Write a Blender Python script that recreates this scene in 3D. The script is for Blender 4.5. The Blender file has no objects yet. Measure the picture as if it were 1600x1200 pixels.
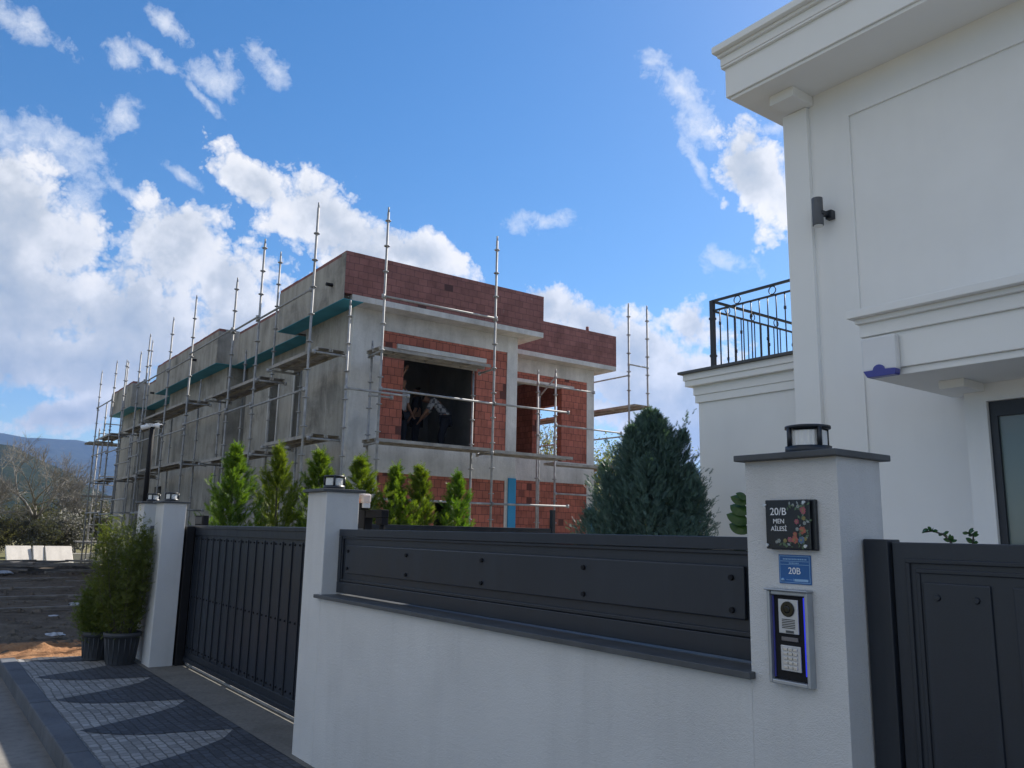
import bpy, bmesh, math, random
from math import sin, cos, pi, radians
from mathutils import Vector, Matrix, Euler, noise as mnoise

random.seed(7)
S = bpy.context.scene
COL = S.collection
ORG = {}

# ------------------------------------------------------------------ helpers
def xyz(v): return Vector(v)

class MB:
    """collects boxes, tubes, prisms and loose faces; build() links them as ONE mesh object"""
    def __init__(s): s.v = []; s.f = []; s.m = []; s.sm = []
    def face(s, pts, m=0, smooth=False):
        b = len(s.v); s.v += [tuple(p) for p in pts]
        s.f.append(tuple(range(b, b + len(pts)))); s.m.append(m); s.sm.append(smooth)
    def box(s, x0, x1, y0, y1, z0, z1, m=0):
        if x0 > x1: x0, x1 = x1, x0
        if y0 > y1: y0, y1 = y1, y0
        if z0 > z1: z0, z1 = z1, z0
        b = len(s.v)
        s.v += [(x0,y0,z0),(x1,y0,z0),(x1,y1,z0),(x0,y1,z0),(x0,y0,z1),(x1,y0,z1),(x1,y1,z1),(x0,y1,z1)]
        for q in ((3,2,1,0),(4,5,6,7),(0,1,5,4),(1,2,6,5),(2,3,7,6),(3,0,4,7)):
            s.f.append(tuple(b + i for i in q)); s.m.append(m); s.sm.append(False)
        return s
    def tube(s, p0, p1, r0, r1=None, n=8, m=0, caps=True, smooth=True):
        p0 = Vector(p0); p1 = Vector(p1); r1 = r0 if r1 is None else r1
        d = (p1 - p0)
        if d.length < 1e-6: return s
        d.normalize()
        a = d.orthogonal().normalized(); c = d.cross(a)
        b = len(s.v)
        for p, r in ((p0, r0), (p1, r1)):
            for i in range(n):
                t = 2 * pi * i / n
                s.v.append(tuple(p + (a * cos(t) + c * sin(t)) * r))
        for i in range(n):
            j = (i + 1) % n
            s.f.append((b + i, b + j, b + n + j, b + n + i)); s.m.append(m); s.sm.append(smooth)
        if caps:
            s.f.append(tuple(b + i for i in reversed(range(n)))); s.m.append(m); s.sm.append(False)
            s.f.append(tuple(b + n + i for i in range(n))); s.m.append(m); s.sm.append(False)
        return s
    def lathe(s, c, prof, n=20, m=0, smooth=True):
        """prof: list of (radius, z) round a vertical axis through c"""
        b = len(s.v); c = Vector(c)
        for r, z in prof:
            for i in range(n):
                t = 2 * pi * i / n
                s.v.append((c.x + r * cos(t), c.y + r * sin(t), c.z + z))
        for k in range(len(prof) - 1):
            for i in range(n):
                j = (i + 1) % n
                s.f.append((b + k*n + i, b + k*n + j, b + (k+1)*n + j, b + (k+1)*n + i)); s.m.append(m); s.sm.append(smooth)
        return s
    def prism(s, poly, axis, a, b_, m=0):
        """extrude a 2D polygon along an axis: axis 'x' -> poly is (y,z), 'y' -> (x,z), 'z' -> (x,y)"""
        def P(u, v, w):
            return {'x': (w, u, v), 'y': (u, w, v), 'z': (u, v, w)}[axis]
        n = len(poly); b = len(s.v)
        s.v += [P(u, v, a) for u, v in poly] + [P(u, v, b_) for u, v in poly]
        area = sum(poly[i][0]*poly[(i+1)%n][1] - poly[(i+1)%n][0]*poly[i][1] for i in range(n))
        flip = (area < 0) != (axis == 'y') != (b_ < a)
        lo = tuple(b + i for i in range(n)); hi = tuple(b + n + i for i in range(n))
        fs = [tuple(reversed(lo)), hi] + [(b+i, b+(i+1)%n, b+n+(i+1)%n, b+n+i) for i in range(n)]
        for q in fs:
            s.f.append(tuple(reversed(q)) if flip else q); s.m.append(m); s.sm.append(False)
        return s
    def slab(s, axis, w0, w1, u0, u1, v0, v1, holes=(), m=0):
        """flat wall with rectangular holes; axis 'x': u=y v=z, 'y': u=x v=z, 'z': u=x v=y"""
        us = sorted(set([u0, u1] + [min(max(h[i], u0), u1) for h in holes for i in (0, 1)]))
        vs = sorted(set([v0, v1] + [min(max(h[i], v0), v1) for h in holes for i in (2, 3)]))
        nu, nv = len(us) - 1, len(vs) - 1
        def solid(i, j):
            if i < 0 or j < 0 or i >= nu or j >= nv: return False
            cu = (us[i] + us[i+1]) / 2; cv = (vs[j] + vs[j+1]) / 2
            return not any(h[0] < cu < h[1] and h[2] < cv < h[3] for h in holes)
        def P(u, v, w): return {'x': (w, u, v), 'y': (u, w, v), 'z': (u, v, w)}[axis]
        for i in range(nu):
            for j in range(nv):
                if not solid(i, j): continue
                a, b, c, d = us[i], us[i+1], vs[j], vs[j+1]
                s.face([P(a,c,w0), P(b,c,w0), P(b,d,w0), P(a,d,w0)], m)
                s.face([P(a,c,w1), P(a,d,w1), P(b,d,w1), P(b,c,w1)], m)
                if not solid(i-1, j): s.face([P(a,c,w0), P(a,d,w0), P(a,d,w1), P(a,c,w1)], m)
                if not solid(i+1, j): s.face([P(b,c,w0), P(b,c,w1), P(b,d,w1), P(b,d,w0)], m)
                if not solid(i, j-1): s.face([P(a,c,w0), P(a,c,w1), P(b,c,w1), P(b,c,w0)], m)
                if not solid(i, j+1): s.face([P(a,d,w0), P(b,d,w0), P(b,d,w1), P(a,d,w1)], m)
        return s
    def build(s, name, mats, parent=None, bevel=0.0, merge=False, fix=True):
        if not isinstance(mats, (list, tuple)): mats = [mats]
        o0 = ORG.get(parent.name, Vector()) if parent else Vector()
        me = bpy.data.meshes.new(name)
        me.from_pydata([tuple(Vector(p) - o0) for p in s.v], [], s.f)
        for mt in mats: me.materials.append(mt)
        me.polygons.foreach_set('material_index', s.m)
        me.polygons.foreach_set('use_smooth', s.sm)
        if merge or fix:
            bm = bmesh.new(); bm.from_mesh(me)
            if merge: bmesh.ops.remove_doubles(bm, verts=bm.verts, dist=1e-5)
            if fix: bmesh.ops.recalc_face_normals(bm, faces=bm.faces)
            bm.to_mesh(me); bm.free()
        me.update()
        o = bpy.data.objects.new(name, me); COL.objects.link(o)
        if parent: o.parent = parent
        ORG[o.name] = o0
        if bevel:
            md = o.modifiers.new('Bevel', 'BEVEL'); md.width = bevel; md.segments = 2; md.limit_method = 'ANGLE'
        return o

def thing(name, label, cat, loc=(0, 0, 0), group=None):
    o = bpy.data.objects.new(name, None); COL.objects.link(o)
    o.location = loc; o.empty_display_size = 0.1
    ORG[o.name] = Vector(loc)
    o['label'] = label; o['category'] = cat
    if group: o['group'] = group
    return o
def tag(o, label, cat, group=None):
    o['label'] = label; o['category'] = cat
    if group: o['group'] = group
    return o
def structure(o): o['kind'] = 'structure'; return o
def dup(root, loc, rotz=0, scale=1.0, label=None):
    r = root.copy(); COL.objects.link(r); r.location = loc; r.rotation_euler = (0, 0, rotz)
    r.scale = scale if isinstance(scale, tuple) else (scale,) * 3
    if label: r['label'] = label
    for ch in list(root.children):
        c = ch.copy(); COL.objects.link(c); c.parent = r
        for g in list(ch.children):
            d = g.copy(); COL.objects.link(d); d.parent = c
    return r

# ------------------------------------------------------------------ materials
class NT:
    def __init__(s, name):
        s.mat = bpy.data.materials.new(name); s.mat.use_nodes = True
        s.t = s.mat.node_tree; s.b = s.t.nodes['Principled BSDF']; s.out = s.t.nodes['Material Output']
    def n(s, typ, **kw):
        nd = s.t.nodes.new(typ)
        for k, v in kw.items():
            if k in nd.inputs: nd.inputs[k].default_value = v
            else: setattr(nd, k, v)
        return nd
    def l(s, a, b): s.t.links.new(a, b)
    def obj(s, scale=(1,1,1)):
        tc = s.n('ShaderNodeTexCoord'); mp = s.n('ShaderNodeMapping'); mp.inputs['Scale'].default_value = scale
        s.l(tc.outputs['Object'], mp.inputs['Vector']); return mp.outputs[0]
    def noise(s, vec, scale, detail=4, rough=.55, dist=0):
        nd = s.n('ShaderNodeTexNoise'); nd.inputs['Scale'].default_value = scale; nd.inputs['Detail'].default_value = detail
        nd.inputs['Roughness'].default_value = rough; nd.inputs['Distortion'].default_value = dist
        s.l(vec, nd.inputs['Vector']); return nd.outputs['Fac']
    def ramp(s, fac, stops):
        r = s.n('ShaderNodeValToRGB'); e = r.color_ramp.elements
        while len(e) < len(stops): e.new(0.5)
        for k, (p, c) in enumerate(stops):
            e[k].position = p; e[k].color = (c, c, c, 1) if isinstance(c, (int, float)) else tuple(c) + (1,)
        s.l(fac, r.inputs[0]); return r.outputs[0]
    def mix(s, a, b, fac, mode='MIX'):
        m = s.n('ShaderNodeMix', data_type='RGBA', blend_type=mode)
        for sock, val in ((m.inputs['Factor'], fac), (m.inputs['A'], a), (m.inputs['B'], b)):
            if hasattr(val, 'is_linked') or hasattr(val, 'links'): s.l(val, sock)
            elif isinstance(val, (int, float)) : sock.default_value = val if sock.type == 'VALUE' else (val, val, val, 1)
            else: sock.default_value = tuple(val) + (1,)
        # the mix node has several sockets of the same name: pick the colour ones
        return m
    def math(s, op, a, b=None, c=None, clamp=False):
        m = s.n('ShaderNodeMath', operation=op); m.use_clamp = clamp
        for i, v in enumerate((a, b, c)):
            if v is None: continue
            if isinstance(v, (int, float)): m.inputs[i].default_value = v
            else: s.l(v, m.inputs[i])
        return m.outputs[0]
    def bump(s, h, strength, dist=0.01):
        b = s.n('ShaderNodeBump'); b.inputs['Strength'].default_value = strength; b.inputs['Distance'].default_value = dist
        s.l(h, b.inputs['Height']); s.l(b.outputs[0], s.b.inputs['Normal'])
    def col(s, c): 
        if isinstance(c, tuple): s.b.inputs['Base Color'].default_value = c + (1,)
        else: s.l(c, s.b.inputs['Base Color'])
    def set(s, **kw):
        for k, v in kw.items(): s.b.inputs[k.replace('_', ' ')].default_value = v
        return s
def cmix(t, a, b, fac, mode='MIX'):
    """colour mix by socket index (RGBA: factor 0, A 6, B 7, result 2)"""
    m = t.n('ShaderNodeMix', data_type='RGBA', blend_type=mode)
    for idx, val in ((0, fac), (6, a), (7, b)):
        sk = m.inputs[idx]
        if isinstance(val, (int, float)): sk.default_value = val if idx == 0 else (val, val, val, 1)
        elif isinstance(val, tuple): sk.default_value = val + (1,)
        else: t.l(val, sk)
    return m.outputs[2]

def plain(name, c, rough=.6, metal=0, var=.25, scale=3.0, bump=0, bscale=40, spec=.5):
    t = NT(name); v = t.obj()
    nz = t.noise(v, scale, 5)
    f = t.ramp(nz, [(.3, 1 - var), (.7, 1 + var * .4)])
    t.col(cmix(t, c, f, 1.0, 'MULTIPLY'))
    t.set(Roughness=rough, Metallic=metal); t.b.inputs['Specular IOR Level'].default_value = spec
    if bump: t.bump(t.noise(v, bscale, 6), bump, .01)
    return t.mat

def stucco(name, c, grain=220, gstr=.35, stain=.12, gdist=.004, drip=1.0):
    t = NT(name); v = t.obj()
    big = t.ramp(t.noise(v, .8, 6, .6), [(.3, 1 - stain), (.62, 1.0)])
    vs = t.obj((3.2, 3.2, .35))
    st = t.ramp(t.noise(vs, 1.6, 6, .65), [(.30, 1 - stain * .9 * drip), (.5, 1.0)])
    sp = t.ramp(t.noise(v, 38, 3, .7), [(.27, .86), (.36, 1.0)])
    c1 = cmix(t, c, big, 1.0, 'MULTIPLY'); c2 = cmix(t, c1, st, 1.0, 'MULTIPLY'); t.col(cmix(t, c2, sp, .35, 'MULTIPLY'))
    t.set(Roughness=.92); t.b.inputs['Specular IOR Level'].default_value = .2
    h = t.math('ADD', t.noise(v, grain, 5, .6), t.math('MULTIPLY', t.noise(v, grain * .25, 3), .7))
    t.bump(h, gstr, gdist)
    return t.mat

def concrete(name, c, streak=.35, blotch=.3, seams=False):
    t = NT(name); v = t.obj()
    b = t.ramp(t.noise(v, 1.3, 8, .65, .4), [(.28, 1 - blotch), (.5, .95), (.72, 1.12)])
    s2 = t.ramp(t.noise(t.obj((3, 3, .4)), .9, 6, .7), [(.3, 1 - streak), (.6, 1.05)])
    f = t.ramp(t.noise(v, 14, 5, .7), [(.25, .75), (.4, 1.0), (.8, 1.08)])
    c1 = cmix(t, c, b, 1.0, 'MULTIPLY'); c1 = cmix(t, c1, s2, 1.0, 'MULTIPLY'); c1 = cmix(t, c1, f, .7, 'MULTIPLY')
    pit = t.ramp(t.noise(v, 26, 3, .6), [(.27, .55), (.31, 1.0)]); c1 = cmix(t, c1, pit, .6, 'MULTIPLY')
    if seams:   # plaster bands and the edges of beads
        vv = t.obj((1, 1, 1)); sep = t.n('ShaderNodeSeparateXYZ'); t.l(vv, sep.inputs[0])
        w = t.math('ABSOLUTE', t.math('SUBTRACT', t.math('FRACT', t.math('MULTIPLY', sep.outputs[0], .62)), .5))
        ln = t.ramp(w, [(.0, 1.25), (.012, 1.2), (.02, 1.0)])
        c1 = cmix(t, c1, ln, .6, 'MULTIPLY')
    t.col(c1); t.set(Roughness=.95); t.b.inputs['Specular IOR Level'].default_value = .15
    t.bump(t.math('ADD', t.noise(v, 25, 8, .7), t.math('MULTIPLY', t.noise(v, 4, 3), .8)), .55, .02)
    return t.mat

def brick(name, c1, c2, mortar, bw, bh, ms=.012):
    t = NT(name); tc = t.n('ShaderNodeTexCoord'); sep = t.n('ShaderNodeSeparateXYZ'); t.l(tc.outputs['Object'], sep.inputs[0])
    u = t.math('ADD', sep.outputs[0], sep.outputs[1])
    cb = t.n('ShaderNodeCombineXYZ'); t.l(u, cb.inputs[0]); t.l(sep.outputs[2], cb.inputs[1])
    wob = t.n('ShaderNodeTexNoise'); wob.inputs['Scale'].default_value = 3.0; wob.inputs['Detail'].default_value = 3; t.l(tc.outputs['Object'], wob.inputs['Vector'])
    wv = t.n('ShaderNodeVectorMath', operation='MULTIPLY_ADD'); t.l(wob.outputs['Color'], wv.inputs[0]); wv.inputs[1].default_value = (.03, .03, 0); t.l(cb.outputs[0], wv.inputs[2])
    b = t.n('ShaderNodeTexBrick'); b.offset = .5; b.squash = 1
    t.l(wv.outputs[0], b.inputs['Vector'])
    b.inputs['Color1'].default_value = c1 + (1,); b.inputs['Color2'].default_value = c2 + (1,); b.inputs['Mortar'].default_value = mortar + (1,)
    b.inputs['Scale'].default_value = 1; b.inputs['Mortar Size'].default_value = ms; b.inputs['Mortar Smooth'].default_value = .2
    b.inputs['Brick Width'].default_value = bw; b.inputs['Row Height'].default_value = bh; b.inputs['Bias'].default_value = -.1
    v = tc.outputs['Object']
    d = t.ramp(t.noise(v, 2.2, 7, .7), [(.3, .68), (.55, 1.0), (.75, 1.15)])
    c = cmix(t, b.outputs['Color'], d, 1.0, 'MULTIPLY')
    # cement smears and a few exposed hollow ends
    sm = t.ramp(t.noise(v, 5.0, 8, .75, .5), [(.64, 0.0), (.74, 1.0)])
    c = cmix(t, c, (.36, .33, .32), t.math('MULTIPLY', sm, .55))
    b2 = t.n('ShaderNodeTexBrick'); b2.offset = .5; b2.squash = 1; t.l(wv.outputs[0], b2.inputs['Vector'])
    b2.inputs['Color1'].default_value = (0, 0, 0, 1); b2.inputs['Color2'].default_value = (1, 1, 1, 1); b2.inputs['Mortar'].default_value = (0, 0, 0, 1)
    b2.inputs['Scale'].default_value = 1; b2.inputs['Mortar Size'].default_value = ms; b2.inputs['Brick Width'].default_value = bw; b2.inputs['Row Height'].default_value = bh; b2.inputs['Bias'].default_value = 0
    rnd = b2.outputs['Color']
    c = cmix(t, c, t.ramp(rnd, [(.0, .72), (.5, 1.0), (.85, 1.28)]), .8, 'MULTIPLY')
    hole = t.ramp(rnd, [(.972, 0.0), (.980, 1.0)])
    c = cmix(t, c, (.05, .032, .033), t.math('MULTIPLY', hole, .8))
    t.col(c); t.set(Roughness=.9); t.b.inputs['Specular IOR Level'].default_value = .2
    rib = t.math('SINE', t.math('MULTIPLY', sep.outputs[2], 2 * pi / .0235))
    h = t.math('SUBTRACT', t.math('ADD', t.math('MULTIPLY', t.noise(v, 60, 4), .4), t.math('MULTIPLY', rib, .12)), b.outputs['Fac'])
    t.bump(h, .6, .012)
    return t.mat

def leaf(name, c, c2, trans=.35, rough=.55):
    t = NT(name); g = t.n('ShaderNodeNewGeometry'); oi = t.n('ShaderNodeObjectInfo')
    r = g.outputs['Random Per Island']
    nz = t.noise(t.obj(), 3.5, 3)
    f = t.math('ADD', t.math('MULTIPLY', r, .6), t.math('MULTIPLY', nz, .6))
    cc = cmix(t, c, c2, t.ramp(f, [(.25, 0.0), (.8, 1.0)]))
    hs = t.n('ShaderNodeHueSaturation'); t.l(t.math('ADD', .475, t.math('MULTIPLY', oi.outputs['Random'], .045)), hs.inputs['Hue']); t.l(cc, hs.inputs['Color'])
    t.l(hs.outputs[0], t.b.inputs['Base Color']); t.set(Roughness=rough); t.b.inputs['Specular IOR Level'].default_value = .3
    tr = t.n('ShaderNodeBsdfTranslucent'); t.l(cmix(t, hs.outputs[0], (1.4, 1.5, .55), 1.0, 'MULTIPLY'), tr.inputs['Color'])
    ms = t.n('ShaderNodeMixShader'); ms.inputs[0].default_value = trans
    t.l(t.b.outputs[0], ms.inputs[1]); t.l(tr.outputs[0], ms.inputs[2]); t.l(ms.outputs[0], t.out.inputs['Surface'])
    return t.mat

M = {}
M['white'] = stucco('white_stucco', (.70, .695, .68), 240, .8, .16, .005, .5)
M['housewhite'] = stucco('white_render', (.81, .81, .795), 300, .18, .06, .003, .3)
M['trim'] = stucco('white_trim', (.82, .82, .80), 300, .08, .04, .002, .2)
M['slate'] = plain('slate_cap', (.075, .08, .085), .55, 0, .3, 6, .15, 60)
def painted(name, c, dust, rough):
    t = NT(name); v = t.obj()
    a = t.ramp(t.noise(v, 1.4, 7, .65), [(.35, 0.0), (.75, 1.0)])
    d = t.ramp(t.noise(t.obj((9, 9, .7)), 1.5, 6, .7), [(.50, 0.0), (.72, 1.0)])
    s_ = t.ramp(t.noise(t.obj((2, 2, 14)), 4.0, 5, .8, .6), [(.66, 0.0), (.70, 1.0)])
    k = t.math('ADD', t.math('MULTIPLY', a, .22), t.math('MULTIPLY', d, .30)); k = t.math('ADD', k, t.math('MULTIPLY', s_, .06), clamp=True)
    t.col(cmix(t, c, dust, k)); t.l(t.math('ADD', rough, t.math('MULTIPLY', k, .45)), t.b.inputs['Roughness'])
    t.bump(t.noise(v, 170, 4), .08, .004); return t.mat
M['anth'] = painted('anthracite_paint', (.0135, .019, .0295), (.040, .045, .053), .34)
M['anth2'] = painted('anthracite_frame', (.011, .0155, .024), (.033, .037, .044), .36)
M['black'] = plain('black_plastic', (.012, .012, .014), .7, 0, .2, 8, spec=.25)
M['conc'] = concrete('bare_concrete', (.60, .59, .565), .22, .30)
M['plaster'] = concrete('grey_plaster', (.385, .365, .325), .34, .50, True)
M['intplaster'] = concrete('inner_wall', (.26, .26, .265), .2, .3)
M['brick'] = brick('hollow_brick', (.44, .155, .110), (.355, .118, .085), (.19, .085, .07), .155, .165, .006)
M['brickp'] = brick('parapet_brick', (.30, .140, .124), (.222, .102, .092), (.17, .095, .088), .20, .137, .005)
M['blue'] = plain('blue_insulation', (.045, .30, .40), .7, 0, .25, 2.0, .1, 30)
M['blue2'] = plain('blue_board', (.02, .25, .48), .65, 0, .12, 2.0)
M['steel'] = plain('galvanised_steel', (.36, .36, .36), .65, .12, .35, 7, .1, 50)
M['board'] = plain('scaffold_plank', (.36, .34, .31), .85, 0, .4, 4, .3, 40)
M['wood'] = plain('weathered_wood', (.20, .175, .15), .9, 0, .45, 5, .3, 40)
M['scrap'] = plain('white_plastic_scrap', (.5, .5, .52), .5, 0, .2, 10)
M['chrome'] = plain('brushed_steel', (.62, .63, .64), .3, .9, .1, 20)
M['silver'] = plain('silver_plate', (.55, .56, .58), .38, .55, .06, 30)
M['alu'] = plain('aluminium_hood', (.40, .43, .46), .35, .6, .08, 20)
M['wtext'] = plain('white_lettering', (.80, .80, .80), .6, 0, .02)
M['platebl'] = plain('blue_plate', (.012, .10, .30), .4, 0, .12, 12)
M['platedk'] = plain('dark_plaque', (.018, .021, .026), .22, 0, .25, 10)
M['platelt'] = plain('plate_lines', (.25, .42, .62), .5, 0, .05)
M['pot'] = plain('grey_plastic_pot', (.055, .06, .068), .6, 0, .2, 4, .1, 30)
M['soil'] = plain('dark_soil', (.04, .03, .022), 1, 0, .4, 20, .6, 60)
M['bark'] = plain('bark', (.10, .085, .07), .95, 0, .4, 8, .5, 40)
M['pale_bark'] = plain('pale_bark', (.27, .25, .22), .95, 0, .35, 6, .4, 40)
M['thuja'] = leaf('cypress_foliage', (.050, .105, .014), (.15, .215, .026), .42)
M['juniper'] = leaf('bluegreen_foliage', (.060, .115, .105), (.095, .155, .135), .2)
M['potleaf'] = leaf('potted_foliage', (.050, .092, .024), (.145, .175, .038), .42)
M['olive'] = leaf('olive_foliage', (.075, .075, .058), (.14, .135, .11), .2)
M['spring'] = leaf('spring_foliage', (.13, .155, .035), (.24, .25, .08), .4)
M['glossleaf'] = leaf('glossy_leaf', (.03, .085, .022), (.05, .11, .03), .25, .3)
M['camwhite'] = plain('camera_white', (.72, .72, .72), .35, 0, .05)
M['bluepl'] = plain('blue_plastic', (.05, .055, .28), .35, 0, .08)
M['kerb'] = concrete('kerb_stone', (.13, .14, .155), .1, .3)
M['barrier'] = concrete('pale_concrete', (.62, .58, .52), .15, .15)
M['rubber'] = plain('black_rubber', (.01, .01, .01), .8)
M['skin'] = plain('skin', (.28, .15, .10), .6, 0, .05)
M['shirt'] = plain('white_shirt', (.42, .43, .46), .9, 0, .15, 6)
M['trouser'] = plain('dark_trousers', (.02, .025, .04), .9, 0, .2, 8)
M['jacket'] = plain('dark_jacket', (.03, .035, .05), .9, 0, .2, 8)
M['hair'] = plain('dark_hair', (.012, .01, .009), .7)

def check_shirt():
    t = NT('checked_shirt'); v = t.obj((1, 1, 1)); c = t.n('ShaderNodeTexChecker'); c.inputs['Scale'].default_value = 11
    c.inputs['Color1'].default_value = (.42, .43, .46, 1); c.inputs['Color2'].default_value = (.10, .11, .14, 1)
    t.l(v, c.inputs['Vector']); t.col(c.outputs[0]); t.set(Roughness=.9); return t.mat
M['check'] = check_shirt()

def glassy(name, c, rough, trans, alpha=1.0):
    t = NT(name); t.col(c); t.set(Roughness=rough, Alpha=alpha); t.b.inputs['Transmission Weight'].default_value = trans
    return t.mat
M['frost'] = glassy('frosted_glass', (.80, .80, .78), .5, .12)
M['beacon'] = glassy('milky_beacon', (.9, .82, .76), .4, .35)
M['amber'] = glassy('amber_bulb', (.9, .32, .14), .4, .2)
M['lens'] = glassy('camera_glass', (.01, .012, .014), .08, 0)
M['window'] = glassy('window_glass', (.16, .20, .19), .05, 0)

def led():
    t = NT('blue_led'); t.col((.02, .03, .6)); t.b.inputs['Emission Color'].default_value = (.03, .05, 1, 1); t.b.inputs['Emission Strength'].default_value = .25
    return t.mat
M['led'] = led()

def paving(name, c, c2, joint, sx=.105, sy=.085):
    t = NT(name); v = t.obj()
    wob = t.n('ShaderNodeTexNoise'); wob.inputs['Scale'].default_value = 1.3; wob.inputs['Detail'].default_value = 2; t.l(v, wob.inputs['Vector'])
    wv = t.n('ShaderNodeVectorMath', operation='MULTIPLY_ADD'); t.l(wob.outputs['Color'], wv.inputs[0]); wv.inputs[1].default_value = (.07, .07, 0); t.l(v, wv.inputs[2])
    wob2 = t.n('ShaderNodeTexNoise'); wob2.inputs['Scale'].default_value = 16; t.l(v, wob2.inputs['Vector'])
    wv2 = t.n('ShaderNodeVectorMath', operation='MULTIPLY_ADD'); t.l(wob2.outputs['Color'], wv2.inputs[0]); wv2.inputs[1].default_value = (.03, .03, 0); t.l(wv.outputs[0], wv2.inputs[2])
    b = t.n('ShaderNodeTexBrick'); t.l(wv2.outputs[0], b.inputs['Vector']); b.offset = .5; b.offset_frequency = 2; b.squash = .8; b.squash_frequency = 3
    b.inputs['Color1'].default_value = c + (1,); b.inputs['Color2'].default_value = c2 + (1,); b.inputs['Mortar'].default_value = joint + (1,)
    b.inputs['Scale'].default_value = 1; b.inputs['Mortar Size'].default_value = .007; b.inputs['Mortar Smooth'].default_value = .4
    b.inputs['Brick Width'].default_value = sx; b.inputs['Row Height'].default_value = sy
    b2 = t.n('ShaderNodeTexBrick'); t.l(wv2.outputs[0], b2.inputs['Vector']); b2.offset = .5; b2.offset_frequency = 2; b2.squash = .8; b2.squash_frequency = 3
    b2.inputs['Color1'].default_value = (0, 0, 0, 1); b2.inputs['Color2'].default_value = (1, 1, 1, 1); b2.inputs['Mortar'].default_value = (.5, .5, .5, 1)
    b2.inputs['Scale'].default_value = 1; b2.inputs['Mortar Size'].default_value = .007; b2.inputs['Brick Width'].default_value = sx; b2.inputs['Row Height'].default_value = sy
    tone = t.ramp(b2.outputs['Color'], [(.0, .62), (.5, 1.0), (1.0, 1.35)])
    d = cmix(t, tone, t.ramp(t.noise(v, 1.8, 7, .7), [(.3, .72), (.65, 1.12)]), 1.0, 'MULTIPLY')
    sand = t.ramp(t.noise(v, 3.5, 8, .75), [(.60, 0.0), (.72, 1.0)])
    f = t.ramp(t.noise(v, 45, 4, .7), [(.3, .8), (.7, 1.1)])
    t.col(cmix(t, cmix(t, cmix(t, b.outputs['Color'], d, 1.0, 'MULTIPLY'), f, .8, 'MULTIPLY'), (.17, .155, .13), t.math('MULTIPLY', sand, .5))); t.set(Roughness=.85)
    hh = t.math('SUBTRACT', t.math('MULTIPLY', t.noise(v, 30, 5), .5), b.outputs['Fac']); t.bump(t.math('ADD', hh, t.math('MULTIPLY', b2.outputs['Color'], .6)), .9, .012)
    return t.mat
M['pave_l'] = paving('pale_setts', (.34, .335, .32), (.27, .265, .255), (.15, .148, .14), .095, .07)
M['pave_d'] = paving('dark_setts', (.072, .080, .096), (.054, .061, .074), (.035, .037, .042), .095, .07)

def ground(name, c, c2, scale=1.2, bump=.7, bd=.06):
    t = NT(name); v = t.obj()
    a = t.noise(v, scale, 9, .68, .3); f = t.noise(v, scale * 12, 6, .7)
    cc = cmix(t, c, c2, t.ramp(a, [(.35, 0.0), (.65, 1.0)]))
    t.col(cmix(t, cc, t.ramp(f, [(.25, .6), (.5, 1.0), (.8, 1.25)]), .8, 'MULTIPLY')); t.set(Roughness=.97); t.b.inputs['Specular IOR Level'].default_value = .1
    t.bump(t.math('ADD', a, t.math('MULTIPLY', f, .35)), bump, bd)
    return t.mat
M['dirt'] = ground('trampled_earth', (.095, .074, .056), (.18, .148, .115), 1.6, 1.0, .09)
M['orange'] = ground('orange_earth', (.30, .15, .075), (.38, .22, .12), 3, .9, .05)
M['field'] = ground('dry_field', (.20, .17, .10), (.15, .15, .07), .05)
M['asphalt'] = ground('dusty_road', (.17, .16, .148), (.235, .222, .20), .8, .25, .01)
M['strip'] = ground('cement_strip', (.16, .155, .14), (.22, .21, .19), 2.2, .3, .01)
M['yard'] = ground('yard_paving', (.36, .34, .31), (.42, .40, .36), 2.0, .3, .01)
M['lawn'] = ground('lawn_soil', (.06, .075, .025), (.09, .085, .04), 3, .8, .04)
def hillmat(name, c, c2, pale):
    t = NT(name); v = t.obj()
    a = t.noise(v, .006, 8, .6); b_ = t.noise(v, .03, 6, .7)
    cc = cmix(t, c, c2, t.ramp(b_, [(.4, 0.0), (.6, 1.0)]))
    if pale: cc = cmix(t, cc, pale, t.ramp(a, [(.60, 0.0), (.70, .7)]))
    t.col(cc); t.set(Roughness=1); t.b.inputs['Specular IOR Level'].default_value = 0
    return t.mat
M['hill'] = hillmat('forested_hill', (.02, .03, .022), (.04, .05, .034), (.15, .13, .10))
M['hill2'] = hillmat('near_hill', (.014, .022, .014), (.03, .038, .024), None)
# ================================================================== CAMERA, SUN, SKY
SUN_AZ, SUN_EL = radians(-10.3), radians(40.5)
sund = Vector((sin(SUN_AZ) * cos(SUN_EL), cos(SUN_AZ) * cos(SUN_EL), sin(SUN_EL)))
yaw, pit, rol, F = -0.93907994, 0.18143064, 0.02018855, 1268.986
fw = Vector((sin(yaw) * cos(pit), cos(yaw) * cos(pit), sin(pit))); rt = Vector((cos(yaw), -sin(yaw), 0)); up = rt.cross(fw)
R_ = rt * cos(rol) + up * sin(rol); U_ = -rt * sin(rol) + up * cos(rol)
cd = bpy.data.cameras.new('camera'); cam = bpy.data.objects.new('camera', cd); COL.objects.link(cam)
cam.matrix_world = Matrix(((R_.x, U_.x, -fw.x, 0), (R_.y, U_.y, -fw.y, 0), (R_.z, U_.z, -fw.z, 1.6), (0, 0, 0, 1)))
cd.sensor_width = 36; cd.lens = F / 1600 * 36; cd.clip_start = .05; cd.clip_end = 20000
S.camera = cam
ld = bpy.data.lights.new('sun', 'SUN'); ld.energy = 5.0; ld.angle = radians(.55); ld.color = (1, .93, .83)
sun = bpy.data.objects.new('sun', ld); COL.objects.link(sun); sun.rotation_euler = sund.to_track_quat('Z', 'Y').to_euler(); sun.location = (0, 0, 30)

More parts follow.
